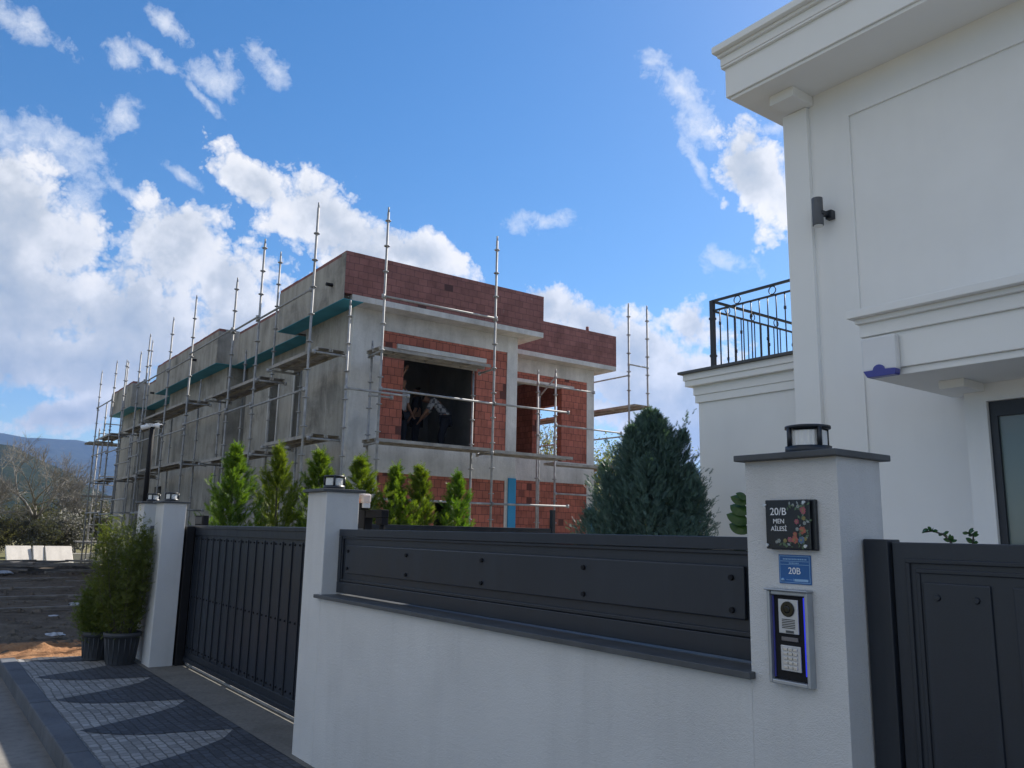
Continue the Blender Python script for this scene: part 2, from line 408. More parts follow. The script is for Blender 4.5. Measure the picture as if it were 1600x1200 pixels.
W = bpy.data.worlds.new('World'); S.world = W; W.use_nodes = True
wt = W.node_tree; wt.nodes.clear()
def wn(typ, **kw):
    nd = wt.nodes.new(typ)
    for k, v in kw.items(): setattr(nd, k, v)
    return nd
def wl(a, b): wt.links.new(a, b)
def wm(op, a, b=None, c=None, clamp=False):
    m = wn('ShaderNodeMath', operation=op); m.use_clamp = clamp
    for i, v in enumerate((a, b, c)):
        if v is None: continue
        if isinstance(v, (int, float)): m.inputs[i].default_value = v
        else: wl(v, m.inputs[i])
    return m.outputs[0]
def wmix(a, b, fac, mode='MIX'):
    m = wn('ShaderNodeMix', data_type='RGBA', blend_type=mode)
    for idx, val in ((0, fac), (6, a), (7, b)):
        sk = m.inputs[idx]
        if isinstance(val, (int, float)): sk.default_value = val if idx == 0 else (val, val, val, 1)
        elif isinstance(val, tuple): sk.default_value = val + (1,)
        else: wl(val, sk)
    return m.outputs[2]
def wramp(fac, stops, interp='EASE'):
    r = wn('ShaderNodeValToRGB'); r.color_ramp.interpolation = interp; e = r.color_ramp.elements
    while len(e) < len(stops): e.new(.5)
    for k, (p, c) in enumerate(stops):
        e[k].position = p; e[k].color = (c, c, c, 1) if isinstance(c, (int, float)) else tuple(c) + (1,)
    wl(fac, r.inputs[0]); return r.outputs[0]
SKY = .082; CLOUD = .60
sky = wn('ShaderNodeTexSky', sky_type='NISHITA'); sky.sun_disc = False; sky.sun_elevation = SUN_EL; sky.sun_rotation = SUN_AZ
sky.air_density = 1.0; sky.dust_density = .35; sky.ozone_density = 2.2; sky.altitude = 200
tc = wn('ShaderNodeTexCoord'); D0 = tc.outputs['Generated']
def wnoise(vec, scale, detail, rough, dist=0.0, out='Fac'):
    n = wn('ShaderNodeTexNoise'); n.inputs['Scale'].default_value = scale; n.inputs['Detail'].default_value = detail
    n.inputs['Roughness'].default_value = rough; n.inputs['Distortion'].default_value = dist; wl(vec, n.inputs['Vector']); return n.outputs[out]
# the direction is bent a little by noise so that no cloud keeps the outline of an ellipse
def warp(vec, scale, amt, detail=4):
    c = wnoise(vec, scale, detail, .6, 0, 'Color')
    s_ = wn('ShaderNodeVectorMath', operation='SUBTRACT'); wl(c, s_.inputs[0]); s_.inputs[1].default_value = (.5, .5, .5)
    a = wn('ShaderNodeVectorMath', operation='MULTIPLY_ADD'); wl(s_.outputs[0], a.inputs[0]); a.inputs[1].default_value = (amt,) * 3; wl(vec, a.inputs[2]); return a.outputs[0]
D1 = warp(D0, 9, .055)
DENSE = [(-86.194, 17.846, -11.047, 0.071, 0.05), (-85.315, 13.36, -2.222, 0.091, 0.064), (-76.771, 17.699, 8.571, 0.053, 0.056), (-74.131, 15.742, -24.954, 0.049, 0.051), (-79.838, 12.951, 1.998, 0.114, 0.057), (-82.813, 9.754, 0.992, 0.136, 0.038), (-73.061, 12.876, -15.459, 0.065, 0.044), (-72.829, 22.812, -28.103, 0.059, 0.023), (-68.033, 20.89, -22.41, 0.081, 0.036), (-61.518, 19.265, -20.369, 0.073, 0.025), (-65.179, 18.787, -15.418, 0.068, 0.034), (-49.019, 14.945, -20.042, 0.066, 0.03), (-44.679, 12.676, -15.99, 0.065, 0.043), (-40.852, 14.351, -2.081, 0.041, 0.032), (-45.377, 9.559, -10.347, 0.084, 0.047), (-41.373, 10.402, -1.096, 0.052, 0.062), (-51.118, 15.834, -19.49, 0.039, 0.022), (-82.804, 6.373, 13.978, 0.053, 0.018), (-36.125, 24.447, 19.608, 0.032, 0.053), (-34.917, 22.07, -6.142, 0.028, 0.036), (-40.792, 6.873, -0.4, 0.066, 0.031), (-58.511, 13.866, -9.737, 0.204, 0.047), (-86.967, 15.774, 11.416, 0.04, 0.08),
         (-112, 24, 0, .2, .16), (-150, 25, 0, .45, .22), (165, 30, 0, .5, .3), (120, 28, 0, .4, .25), (75, 22, 0, .3, .16), (180, 60, 0, .4, .25), (50, 16, 0, .2, .08), (5, 18, 0, .2, .09), (-20, 14, 0, .12, .06)]  # clouds out of view; the broad ones behind the camera are added as fill light
WISP = [(-87.456, 28.792, -25.521, 0.032, 0.013), (-82.183, 28.799, -5.735, 0.02, 0.014), (-78.935, 31.145, -28.556, 0.023, 0.01), (-79.839, 29.355, -23.459, 0.028, 0.007), (-75.577, 28.918, -8.495, 0.027, 0.021), (-81.715, 24.97, -36.862, 0.023, 0.023), (-85.519, 22.378, -20.241, 0.061, 0.024), (-71.926, 30.011, -28.856, 0.03, 0.011), (-76.269, 27.323, -36.67, 0.029, 0.007), (-83.648, 19.841, -54.97, 0.018, 0.027), (-51.903, 21.567, -4.47, 0.039, 0.011), (-41.42, 29.943, -40.575, 0.055, 0.014), (-40.079, 27.648, -61.886, 0.025, 0.022), (-38.321, 18.349, -8.902, 0.03, 0.013), (-40.368, 25.435, -57.17, 0.03, 0.008), (-87.912, 21.897, 3.964, 0.033, 0.016), (-77.443, 22.487, -27.326, 0.023, 0.007), (-80.859, 20.865, -33.124, 0.019, 0.008), (-34.918, 26.926, -7.655, 0.017, 0.01), (-95, 30, -20, .06, .02), (-100, 38, -30, .08, .02), (-60, 50, -30, .07, .02), (-20, 35, -30, .08, .03)]
def blobs(tab, vec):
    cur = None
    for az, el, roll, s1, s2 in tab:
        az, el, roll = radians(az), radians(el), radians(roll)
        c = Vector((sin(az) * cos(el), cos(az) * cos(el), sin(el))); eh = Vector((cos(az), -sin(az), 0)); ev = eh.cross(c)
        e1 = eh * cos(roll) + ev * sin(roll); e2 = -eh * sin(roll) + ev * cos(roll)
        mp = wn('ShaderNodeMapping', vector_type='TEXTURE')
        mp.inputs['Location'].default_value = c
        mp.inputs['Rotation'].default_value = Matrix((e1, e2, e1.cross(e2))).transposed().to_euler('XYZ')
        mp.inputs['Scale'].default_value = (s1, s2, .3)
        wl(vec, mp.inputs['Vector'])
        ln = wn('ShaderNodeVectorMath', operation='LENGTH'); wl(mp.outputs[0], ln.inputs[0])
        cur = ln.outputs['Value'] if cur is None else wm('SMOOTH_MIN', cur, ln.outputs['Value'], .25)
    return wm('SUBTRACT', 1.25, cur)
fbv = warp(D0, 24, .016, 3)
def fbm(vec): return wnoise(vec, 15, 6, .6)
fb = fbm(fbv)
off = wn('ShaderNodeVectorMath', operation='ADD'); wl(fbv, off.inputs[0]); off.inputs[1].default_value = tuple(sund * .016 + Vector((0, 0, .016)))
fb2 = fbm(off.outputs[0])
vo = wn('ShaderNodeTexVoronoi', feature='F1'); vo.inputs['Scale'].default_value = 30; vo.inputs['Detail'].default_value = 3; vo.inputs['Roughness'].default_value = .6; vo.inputs['Lacunarity'].default_value = 2.3; wl(fbv, vo.inputs['Vector'])
puff = wm('SUBTRACT', .92, vo.outputs['Distance'])       # rounded billows
dv = wm('ADD', wm('ADD', blobs(DENSE, D1), .20), wm('MULTIPLY', wm('SUBTRACT', fb, .5), 2.3))
dv = wm('ADD', dv, wm('MULTIPLY', puff, .68))
wn_ = wnoise(warp(D0, 30, .02, 3), 30, 6, .68)
wv_ = wm('ADD', blobs(WISP, D1), wm('MULTIPLY', wm('SUBTRACT', wn_, .5), 4.2))
aD = wramp(wm('MULTIPLY', dv, .5), [(.05, 0.0), (.13, .45), (.28, 1.0)], 'LINEAR')
aW = wm('MULTIPLY', wramp(wm('MULTIPLY', wv_, .4), [(.02, 0.0), (.25, .45), (.62, 1.0)], 'LINEAR'), .80)
# thick parts of the clouds are grey, thin rims (lit from behind by the sun) are white; billows catch light on the sunny side
thick = wm('ADD', dv, wm('MULTIPLY', wm('SUBTRACT', wnoise(D0, 9, 4, .6), .5), 2.8))
thick = wm('ADD', thick, wm('MULTIPLY', wm('SUBTRACT', fb2, fb), 2.6))
thick = wm('SUBTRACT', thick, wm('MULTIPLY', puff, 1.0))
sepd = wn('ShaderNodeSeparateXYZ'); wl(D0, sepd.inputs[0])
low = wramp(sepd.outputs[2], [(.05, 1.0), (.36, 0.0)], 'LINEAR')
thick = wm('ADD', thick, wm('MULTIPLY', low, .75))
cc = wramp(wm('MULTIPLY', thick, .33), [(.10, (1.02, 1.0, .97)), (.26, (.86, .875, .89)), (.44, (.62, .66, .70)), (.72, (.42, .49, .57))], 'LINEAR')
skyc = wn('ShaderNodeHueSaturation'); wl(sky.outputs[0], skyc.inputs['Color']); skyc.inputs['Saturation'].default_value = 1.36; skyc.inputs['Value'].default_value = 1.0
SKYCOL = skyc.outputs[0]
cs = wn('ShaderNodeVectorMath', operation='SCALE'); wl(cc, cs.inputs[0]); cs.inputs['Scale'].default_value = CLOUD / SKY
ws_ = wn('ShaderNodeVectorMath', operation='SCALE'); ws_.inputs[0].default_value = (.90, .93, .97); ws_.inputs['Scale'].default_value = CLOUD / SKY
c1 = wmix(SKYCOL, ws_.outputs[0], aW)
c2 = wmix(c1, cs.outputs[0], aD)
bg = wn('ShaderNodeBackground'); wl(c2, bg.inputs['Color']); bg.inputs['Strength'].default_value = SKY
W.cycles.sampling_method = 'MANUAL'; W.cycles.sample_map_resolution = 512
wo = wn('ShaderNodeOutputWorld'); wl(bg.outputs[0], wo.inputs['Surface'])
S.view_settings.view_transform = 'Standard'; S.view_settings.look = 'None'; S.view_settings.exposure = .78; S.view_settings.gamma = 1
S.cycles.max_bounces = 8; S.cycles.diffuse_bounces = 4; S.cycles.transparent_max_bounces = 12

# ================================================================== GROUND, ROAD, PAVEMENT, HILLS
def sheet(name, x0, x1, y0, y1, z, mat):
    b = MB(); b.face([(x0, y0, z), (x1, y0, z), (x1, y1, z), (x0, y1, z)]); return structure(b.build(name, mat, fix=False))
sheet('ground', -5000, 5000, -5000, 5000, -.30, M['field'])
sheet('road', -11.9, 40, -8, 1.10, -.13, M['asphalt'])
# rough earth of the building site: displaced grid
def dirt(name, x0, x1, y0, y1, nx, ny, amp, mat, base=0.0):
    b = MB(); vs = {}
    for i in range(nx + 1):
        for j in range(ny + 1):
            t = i / nx; x = x0 + (x1 - x0) * t; y = y0 + (y1 - y0) * j / ny
            h = base + amp * mnoise.fractal(Vector((x * .5, y * .5, 3.1)), 1.0, 2.0, 5) + amp * .35 * mnoise.noise(Vector((x * 3, y * 3, 1)))
            vs[i, j] = len(b.v); b.v.append((x, y, h))
    for i in range(nx):
        for j in range(ny):
            b.f.append((vs[i, j], vs[i+1, j], vs[i+1, j+1], vs[i, j+1])); b.m.append(0); b.sm.append(True)
    return structure(b.build(name, mat, fix=False))
dirt('building_site_ground', -36.5, -11.72, -10, 16, 240, 220, .055, M['dirt'], -.03)
dirt('open_ground', -140, -36.4, -60, 60, 160, 160, .12, M['field'], -.06)
# heap of orange earth at the end of the pavement
hb = MB(); nx, ny = 70, 40; idx = {}
for i in range(nx + 1):
    for j in range(ny + 1):
        x = -13.3 + 1.75 * i / nx; y = .3 + 2.1 * j / ny
        e = max(0, 1 - ((x + 12.25) / .78) ** 2) * max(0, 1 - ((y - 1.6) / 1.0) ** 2) ** .5
        h = e * (.05 + .075 * mnoise.noise(Vector((x * 2.2, y * 2.2, 0))) + .05 * mnoise.noise(Vector((x * 9, y * 9, 2))) + .035 * mnoise.noise(Vector((x*22, y*22, 2)))) - .06
        idx[i, j] = len(hb.v); hb.v.append((x, y, h + .05))
for i in range(nx):
    for j in range(ny):
        hb.f.append((idx[i, j], idx[i+1, j], idx[i+1, j+1], idx[i, j+1])); hb.m.append(0); hb.sm.append(True)
tag(hb.build('earth_heap', M['orange'], fix=False), 'low heap of orange earth at the far end of the patterned pavement', 'earth heap')
# pavement: pale setts with dark wedge pattern
sheet('pavement', -11.7, 40, 1.27, 2.40, 0, M['pave_l'])
pb = MB()
for k in range(-1, 36):
    x0 = -10.2 + 1.37 * k
    far = [(0, 1.31), (-.10, 1.50), (-.21, 1.70), (-.37, 1.96), (-.55, 2.18), (-.82, 2.34), (-.85, 2.40)]
    near = [(.55, 2.40), (.56, 2.34), (.50, 2.16), (.46, 1.98), (.41, 1.76), (.33, 1.58), (.18, 1.42)]
    pts = [(x0 + u, v, .004) for u, v in far + near]
    pts = [p for p in pts]
    if min(p[0] for p in pts) < -11.68: pts = [(max(p[0], -11.68), p[1], p[2]) for p in pts]
    # split the wedge into strips so that it stays a clean flat polygon
    L_, Rr = [(x0 + u, v) for u, v in far], [(x0 + u, v) for u, v in reversed(near)]
    n_ = 14
    def at_(curve, v):
        c = [(x0, 1.31)] + list(curve) if curve[0][1] > 1.31 else list(curve)
        for (xa, va), (xb, vb) in zip(c, c[1:]):
            if va <= v <= vb + 1e-9: return xa + (xb - xa) * ((v - va) / max(vb - va, 1e-6))
        return c[-1][0]
    for i in range(n_):
        v0 = 1.31 + (2.40 - 1.31) * i / n_; v1 = 1.31 + (2.40 - 1.31) * (i + 1) / n_
        q = [(at_(L_, v0), v0), (at_(Rr, v0), v0), (at_(Rr, v1), v1), (at_(L_, v1), v1)]
        q = [(max(x, -11.68), v) for x, v in q]
        if max(x for x, v in q) - min(x for x, v in q) < .002: continue
        pb.face([(x, v, .004) for x, v in q])
structure(pb.build('dark_pavement_pattern', M['pave_d'], merge=True, fix=False))
kb = MB(); x = -11.75
while x < 30:
    kb.box(x, x + .985, 1.10, 1.268, -.16, .012 + random.uniform(-.003, .004)); x += 1.0
structure(kb.build('kerb', M['kerb'], bevel=.012))
sheet('cement_strip', -11.4, 40, 2.40, 3.02, .002, M['strip'])
sheet('yard', -9.4, 40, 3.02, 30, -.004, M['yard'])
sheet('planting_bed', -11.4, -9.4, 3.02, 9.0, .0, M['lawn'])

def hill(name, prof, dist, base_d, amp, mat, seed):
    """prof: (azimuth, elevation) pairs of the skyline in degrees as seen from the street"""
    b = MB(); vs = {}; na = 260; nr = 26; a0, a1 = prof[0][0], prof[-1][0]
    def el(a):
        for (p, e), (q, f) in zip(prof, prof[1:]):
            if p <= a <= q:
                t = (a - p) / (q - p); t = t * t * (3 - 2 * t) * .4 + t * .6; return e + (f - e) * t
        return prof[-1][1]
    for i in range(na + 1):
        a = a0 + (a1 - a0) * i / na; ar = radians(a)
        top = math.tan(radians(el(a))) * dist
        for j in range(nr + 1):
            t = j / nr; d = base_d + (dist - base_d) * t
            p = Vector((sin(ar) * d, cos(ar) * d, 0))
            h = top * (t ** 1.25) + amp * mnoise.fractal(Vector((p.x * .004, p.y * .004, seed)), .9, 2.1, 6) * (t * (1.05 - t) * 4 * .8 + .06)
            vs[i, j] = len(b.v); b.v.append((p.x, p.y, h - .4 if j else -2))
        d = dist + 500; vs[i, nr + 1] = len(b.v); b.v.append((sin(ar) * d, cos(ar) * d, top * .75))
    for i in range(na):
        for j in range(nr + 1):
            b.f.append((vs[i, j], vs[i, j+1], vs[i+1, j+1], vs[i+1, j])); b.m.append(0); b.sm.append(True)
    return structure(b.build(name, mat, fix=False))
hill('mountain', [(-150, 3.5), (-120, 5.6), (-100, 6.6), (-90, 5.7), (-86.1, 5.4), (-84.8, 5.15), (-83.4, 5.22), (-82, 5.2), (-81, 5.0), (-79.6, 4.85), (-75, 4.2), (-65, 3.6), (-55, 4.0), (-46, 5.0), (-41, 4.5), (-35, 4.2), (-20, 4), (20, 3)], 3400, 1700, 60, M['hill'], 1.7)
hill('foothill', [(-130, 4.2), (-105, 5.6), (-92, 5.0), (-86.0, 4.75), (-85.3, 4.7), (-84.5, 4.25), (-83.4, 3.75), (-82.1, 3.3), (-81.2, 2.6), (-79.5, 1.9), (-76, 1.2), (-66, .8), (-50, .8)], 760, 330, 9, M['hill2'], 4.2)
# haze: even air round the whole place
hz = MB(); hz.box(-3990, 3990, -3990, 3990, -1.5, 520)
ho = hz.build('haze', []); ho['kind'] = 'stuff'
ht = bpy.data.materials.new('haze'); ht.use_nodes = True; ht.node_tree.nodes.remove(ht.node_tree.nodes['Principled BSDF'])
pv = ht.node_tree.nodes.new('ShaderNodeVolumePrincipled'); pv.inputs['Color'].default_value = (.30, .50, 1, 1); pv.inputs['Density'].default_value = .00016; pv.inputs['Anisotropy'].default_value = .2
ht.node_tree.links.new(pv.outputs[0], ht.node_tree.nodes['Material Output'].inputs['Volume'])
ho.data.materials.append(ht)

# ================================================================== BOUNDARY WALL AND PILLARS
XN0, XN1, XM0, XM1, XF0, XF1, XE0, XE1 = -1.895, -1.527, -5.952, -5.605, -10.66, -10.292, -11.62, -11.30
YW = 2.451
def pillar(x0, x1, label, top=1.872):
    t = thing('gate_pillar', label, 'gate pillar', ((x0 + x1) / 2, YW + .13, 0), 'white rendered gate pillars')
    b = MB(); b.box(x0, x1, YW, YW + .262, -.05, top); b.build('shaft', M['white'], t, .006 if x0 < -3 else .0015)
    c = MB(); c.box(x0 - .022, x1 + .022, YW - .038, YW + .30, top, top + .022); c.build('cap', M['slate'], t, .003)
    return t
pillar(XN0, XN1, 'white rendered pillar carrying the name plaque, blue plate and intercom')
pillar(XM0, XM1, 'white rendered pillar between the sliding gate and the dark fence panel')
pillar(XF0, XF1, 'white rendered pillar at the far end of the sliding gate')
pillar(XE0, XE1, 'white rendered pillar behind the potted shrubs, farthest of the row', 1.885)
t = thing('boundary_wall', 'low white rendered wall under the dark fence panel', 'wall', (-3.75, YW + .12, 0))
b = MB(); b.box(XM1 + .004, XN0 - .0004, YW, YW + .235, -.05, 1.118); b.build('wall_body', M['white'], t)
b = MB(); b.box(XM1 - .05, XN0 + .02, YW - .036, YW - .003, 1.118, 1.142); b.box(XM1 + .002, XN0 - .001, YW - .003, YW + .27, 1.118, 1.142); b.build('cap', M['slate'], t, .003)
t = thing('boundary_wall', 'short white wall linking the two farthest pillars behind the shrubs', 'wall', (-10.98, YW + .14, 0))
b = MB(); b.box(XE1 + .002, XF0 - .002, YW + .03, YW + .235, -.05, 1.118); b.build('wall_body', M['white'], t)
b = MB(); b.box(XE1 + .003, XF0 - .003, YW - .005, YW + .26, 1.118, 1.142); b.build('cap', M['slate'], t)
b = MB(); b.box(XE1 + .004, XF0 - .004, YW + .10, YW + .14, 1.19, 1.60); b.build('metal_panel', M['anth'], t)

# lamps on the pillars
def pillar_lamp(x, z, label, y=YW + .125):
    t = thing('pillar_lamp', label, 'lamp', (x, y, z), 'lanterns on the pillars'); r = .080
    b = MB(); b.lathe((x, y, z), [(0, 0), (r, 0), (r, .031), (0, .032)], 28); b.build('base', M['anth2'], t)
    for k in range(4):
        a = pi / 4 + k * pi / 2 + .35; px, py = x + cos(a) * (r - .007), y + sin(a) * (r - .007)
        b = MB(); b.tube((px, py, z + .03), (px, py, z + .096), .009, n=6); b.build('post', M['anth2'], t)
    b = MB(); b.lathe((x, y, z), [(0, .0945), (r - .001, .0945), (r - .001, .104), (r - .012, .106), (0, .107)], 28); b.build('lid', M['anth2'], t)
    b = MB(); pr = []
    for i in range(48):
        aa = 2 * pi * i / 48; rr = .062 + (.003 if i % 2 else 0); pr.append((x + cos(aa) * rr, y + sin(aa) * rr))
    b.prism(pr, 'z', z + .032, z + .086); b.build('glass', M['frost'], t)
    return t
pillar_lamp(-1.712, 1.894, 'round black lantern with frosted glass on the pillar with the plaque')
pillar_lamp(-5.765, 1.894, 'round black lantern with frosted glass on the pillar between gate and fence panel')
pillar_lamp(-10.47, 1.894, 'round black lantern with frosted glass on the pillar at the far end of the gate')
pillar_lamp(-11.385, 1.907, 'round black lantern with frosted glass beside the camera pole, farthest of the row')

# ================================================================== FENCE PANEL, SLIDING GATE, PEDESTRIAN GATE
t = thing('fence_panel', 'long dark grey metal panel with rivets on top of the low wall', 'fence', (-3.75, 2.575, 1.17))
x0, x1 = XM1 + .012, XN0 - .004
b = MB(); b.box(x0, x1, 2.56, 2.60, 1.553, 1.603); b.box(x0, x0 + .04, 2.561, 2.60, 1.235, 1.552); b.box(x1 - .04, x1, 2.561, 2.60, 1.235, 1.552); b.box(x0, x1, 2.56, 2.60, 1.156, 1.234); b.build('frame', M['anth'], t, .003)
b = MB(); b.box(x0 + .041, x1 - .041, 2.578, 2.592, 1.235, 1.552); b.build('sheet', M['anth'], t)
b = MB(); b.box(x0 + .045, x1 - .045, 2.566, 2.577, 1.536, 1.551); b.box(x0 + .045, x1 - .045, 2.566, 2.577, 1.237, 1.255); b.box(x0 + .045, x0 + .06, 2.566, 2.577, 1.256, 1.535); b.box(x1 - .06, x1 - .045, 2.566, 2.577, 1.256, 1.535); b.build('moulding', M['anth2'], t, .003)
b = MB(); b.box(-5.47, -2.0, 2.560, 2.5775, 1.297, 1.494); b.build('raised_panel', M['anth'], t, .006)
for x in (-5.425, -4.582, -3.744, -2.907, -2.058):
    for z in (1.33, 1.45):
        b = MB(); b.tube((x, 2.561, z), (x, 2.550, z), .012, .010, 10); b.build('bolt', M['black'], t)

t = thing('sliding_gate', 'dark grey sliding gate with vertical ribs and rivets between two white pillars', 'gate', (-8.3, 2.86, 0))
gx0, gx1 = -10.62, -5.75
b = MB(); b.box(gx0, gx1, 2.835, 2.895, 1.50, 1.615); b.box(gx0, gx1, 2.835, 2.895, .075, .165); b.box(gx0, gx0 + .09, 2.836, 2.894, .165, 1.50); b.box(gx1 - .09, gx1, 2.836, 2.894, .165, 1.50); b.build('frame', M['anth2'], t, .004)
b = MB(); b.box(gx0 + .02, gx1, 2.826, 2.834, 1.575, 1.612); b.box(gx0, gx1, 2.812, 2.834, .052, .10); b.build('rail_trim', M['anth2'], t, .003)
b = MB(); b.box(gx0 + .09, gx1 - .09, 2.850, 2.872, .165, 1.50); b.build('sheet', M['anth'], t)
x = -10.285
while x < gx1 - .12:
    b = MB(); b.box(x - .013, x + .013, 2.838, 2.8495, .125, 1.478); b.build('rib', M['anth2'], t, .004)
    x += .237
b = MB(); x = -10.285
while x < gx1 - .3:
    for z in (.205, .785, 1.455):
        for dx in (.062, .175): b.tube((x + dx, 2.8495, z), (x + dx, 2.840, z), .010, .008, 8)
    x += .237
b.build('rivet_rows', M['black'], t)
for x in (-10.05, -6.6):
    b = MB(); b.tube((x, 2.845, .05), (x, 2.885, .05), .05, n=18); b.build('wheel', M['steel'], t)
b = MB(); b.box(-11.2, -.2, 2.85, 2.88, .003, .028); tag(b.build('gate_track', M['steel'], None, .004), 'steel ground rail under the dark sliding gate', 'rail')

t = thing('pedestrian_gate', 'dark grey panelled metal gate right of the pillar with the intercom', 'gate', (-.95, 2.6, 0))
g0, g1 = XN1 + .006, -.35
b = MB(); b.box(g0, g0 + .085, 2.57, 2.65, 0, 1.604); b.build('post', M['anth2'], t, .004)
b = MB(); b.box(g1, g1 + .085, 2.57, 2.65, 0, 1.604); b.build('post', M['anth2'], t, .004)
b = MB(); lx0, lx1 = g0 + .09, g1 - .005
b.box(lx0, lx1, 2.585, 2.625, .05, 1.596); b.build('leaf', M['anth'], t, .004)
b = MB()
for (ax0, ax1, az0, az1, yy) in ((lx0 + .045, lx1 - .045, .12, 1.545, 2.576), (lx0 + .075, lx1 - .075, .15, 1.515, 2.579)):
    w_ = .014
    b.box(ax0, ax1, yy, 2.586, az1 - w_, az1); b.box(ax0, ax1, yy, 2.586, az0, az0 + w_); b.box(ax0, ax0 + w_, yy, 2.586, az0 + w_, az1 - w_); b.box(ax1 - w_, ax1, yy, 2.586, az0 + w_, az1 - w_)
b.build('moulding', M['anth2'], t, .003)
for px0, px1 in ((-1.335, -1.135), (-1.075, -.875), (-.815, -.615)):
    b = MB(); b.box(px0, px1, 2.577, 2.586, .25, 1.475); b.build('raised_panel', M['anth'], t, .006)
    for xx in (px0 + .045, px1 - .04):
        b = MB(); b.tube((xx, 2.578, 1.43), (xx, 2.570, 1.43), .011, .008, 10); b.build('bolt', M['anth2'], t)

# gate hardware behind the middle pillar
t = thing('gate_guide', 'black steel guide bracket above the dark panel beside the middle pillar', 'gate bracket', (-5.68, 2.86, 1.6))
b = MB(); b.box(-5.86, -5.745, 2.83, 2.90, 1.40, 1.752); b.build('post', M['black'], t, .004)
b = MB(); b.box(-5.744, -5.475, 2.835, 2.895, 1.693, 1.752); b.build('arm', M['black'], t, .004)
b = MB(); b.box(-5.575, -5.476, 2.838, 2.892, 1.64, 1.692); b.tube((-5.52, 2.865, 1.64), (-5.52, 2.865, 1.605), .02, n=10); b.build('roller_holder', M['black'], t, .003)
t = thing('gate_guide', 'black steel guide box at the far end of the sliding gate', 'gate bracket', (-10.4, 2.9, 1.6))
b = MB(); b.box(-10.60, -10.27, 2.91, 2.98, 1.40, 1.735); b.box(-10.64, -10.26, 2.735, 2.825, .0, 1.60); b.build('post', M['black'], t, .004)
b = MB(); b.box(-10.56, -10.30, 2.903, 2.912, 1.63, 1.715); b.build('cover', M['anth2'], t, .003)
t = thing('warning_beacon', 'milky white gate beacon with amber bulb beside the middle pillar', 'beacon', (-5.71, 2.80, 1.752))
b = MB(); b.box(-5.80, -5.70, 2.77, 2.84, 1.7525, 1.80); b.build('base', M['black'], t, .004)
b = MB(); b.box(-5.80, -5.668, 2.765, 2.845, 1.801, 1.872); b.build('cover', M['beacon'], t, .014)
b = MB(); b.box(-5.69, -5.668, 2.775, 2.835, 1.765, 1.80); b.build('cover_skirt', M['camwhite'], t, .004)
b = MB(); b.lathe((-5.735, 2.763, 1.80), [(.0, 0), (.03, .002), (.03, .03), (.018, .046), (0, .05)], 12); b.build('bulb', M['amber'], t)

# ================================================================== SIGNS AND INTERCOM ON THE NEAR PILLAR
def text(s, size, x, z, y, mat, parent, name='lettering', depth=.0012, sx=1.0, align='CENTER'):
    cu = bpy.data.curves.new(name, 'FONT'); cu.body = s; cu.size = size; cu.extrude = depth; cu.align_x = align; cu.align_y = 'CENTER'; cu.resolution_u = 4
    o = bpy.data.objects.new('tmp', cu); COL.objects.link(o)
    dg = bpy.context.evaluated_depsgraph_get(); dg.update(); me = bpy.data.meshes.new_from_object(o.evaluated_get(dg)); me.name = name
    bpy.data.objects.remove(o); bpy.data.curves.remove(cu)
    mtx = Matrix.Translation(Vector((x, y, z)) - ORG[parent.name]) @ Matrix.Rotation(pi / 2, 4, 'X') @ Matrix.Diagonal((sx, 1, 1, 1)); me.transform(mtx)
    me.materials.clear(); me.materials.append(mat)
    r = bpy.data.objects.new(name, me); COL.objects.link(r); r.parent = parent; ORG[r.name] = ORG[parent.name]; return r
PY = YW          # face of the pillar
t = thing('name_plaque', 'square dark plaque reading 20/B with painted flowers on the pillar', 'sign', (-1.694, PY, 1.647))
b = MB(); b.box(-1.785, -1.603, PY - .016, PY - .0005, 1.562, 1.731); b.build('board', M['platedk'], t, .004)
px0, px1, pz0, pz1, pf = -1.793, -1.618, 1.564, 1.731, PY - .028
b = MB(); b.box(px0, px1, pf, pf + .006, pz0, pz1); b.build('face_plate', M['platedk'], t, .003)
for x, z in ((px0 + .001, pz1 - .017), (px1 - .018, pz1 - .010), (px0 + .006, pz0 + .013), (px1 - .018, pz0 + .012)):
    b = MB(); b.tube((x, pf + .004, z), (x, pf - .007, z), .0065, .0055, 12); b.build('screw', M['chrome'], t)
text('20/B', .036, px0 + .053, 1.690, pf - .0005, M['wtext'], t)
text('MEN', .0225, px0 + .054, 1.6575, pf - .0005, M['wtext'], t)
text('A\u0130LES\u0130', .0215, px0 + .054, 1.632, pf - .0005, M['wtext'], t)
FC = [plain('petal_pink', (.36, .10, .13), .6, 0, .3, 90), plain('petal_coral', (.40, .12, .08), .6, 0, .3, 90), plain('petal_blue', (.10, .16, .26), .6, 0, .3, 90), plain('petal_yellow', (.28, .23, .08), .6, 0, .3, 90), plain('leaf_green', (.09, .15, .08), .6, 0, .4, 90), plain('petal_pale', (.30, .34, .34), .6, 0, .3, 90)]
fb_ = MB(); rr = random.Random(3)
def flower(cx, cz, r, m, n=7, mc=3):
    for k in range(n):
        a = 2 * pi * k / n + rr.random() * .4; c2_, s2_ = cos(a), sin(a); w = r * .42; y_ = pf - .0006 - rr.random() * .0008
        fb_.face([(cx, y_, cz), (cx + c2_*r*.6 - s2_*w, y_, cz + s2_*r*.6 + c2_*w), (cx + c2_*r, y_, cz + s2_*r), (cx + c2_*r*.6 + s2_*w, y_, cz + s2_*r*.6 - c2_*w)], m)
    fb_.face([(cx + cos(2*pi*i/8)*r*.28, pf - .0019, cz + sin(2*pi*i/8)*r*.28) for i in range(8)], mc)
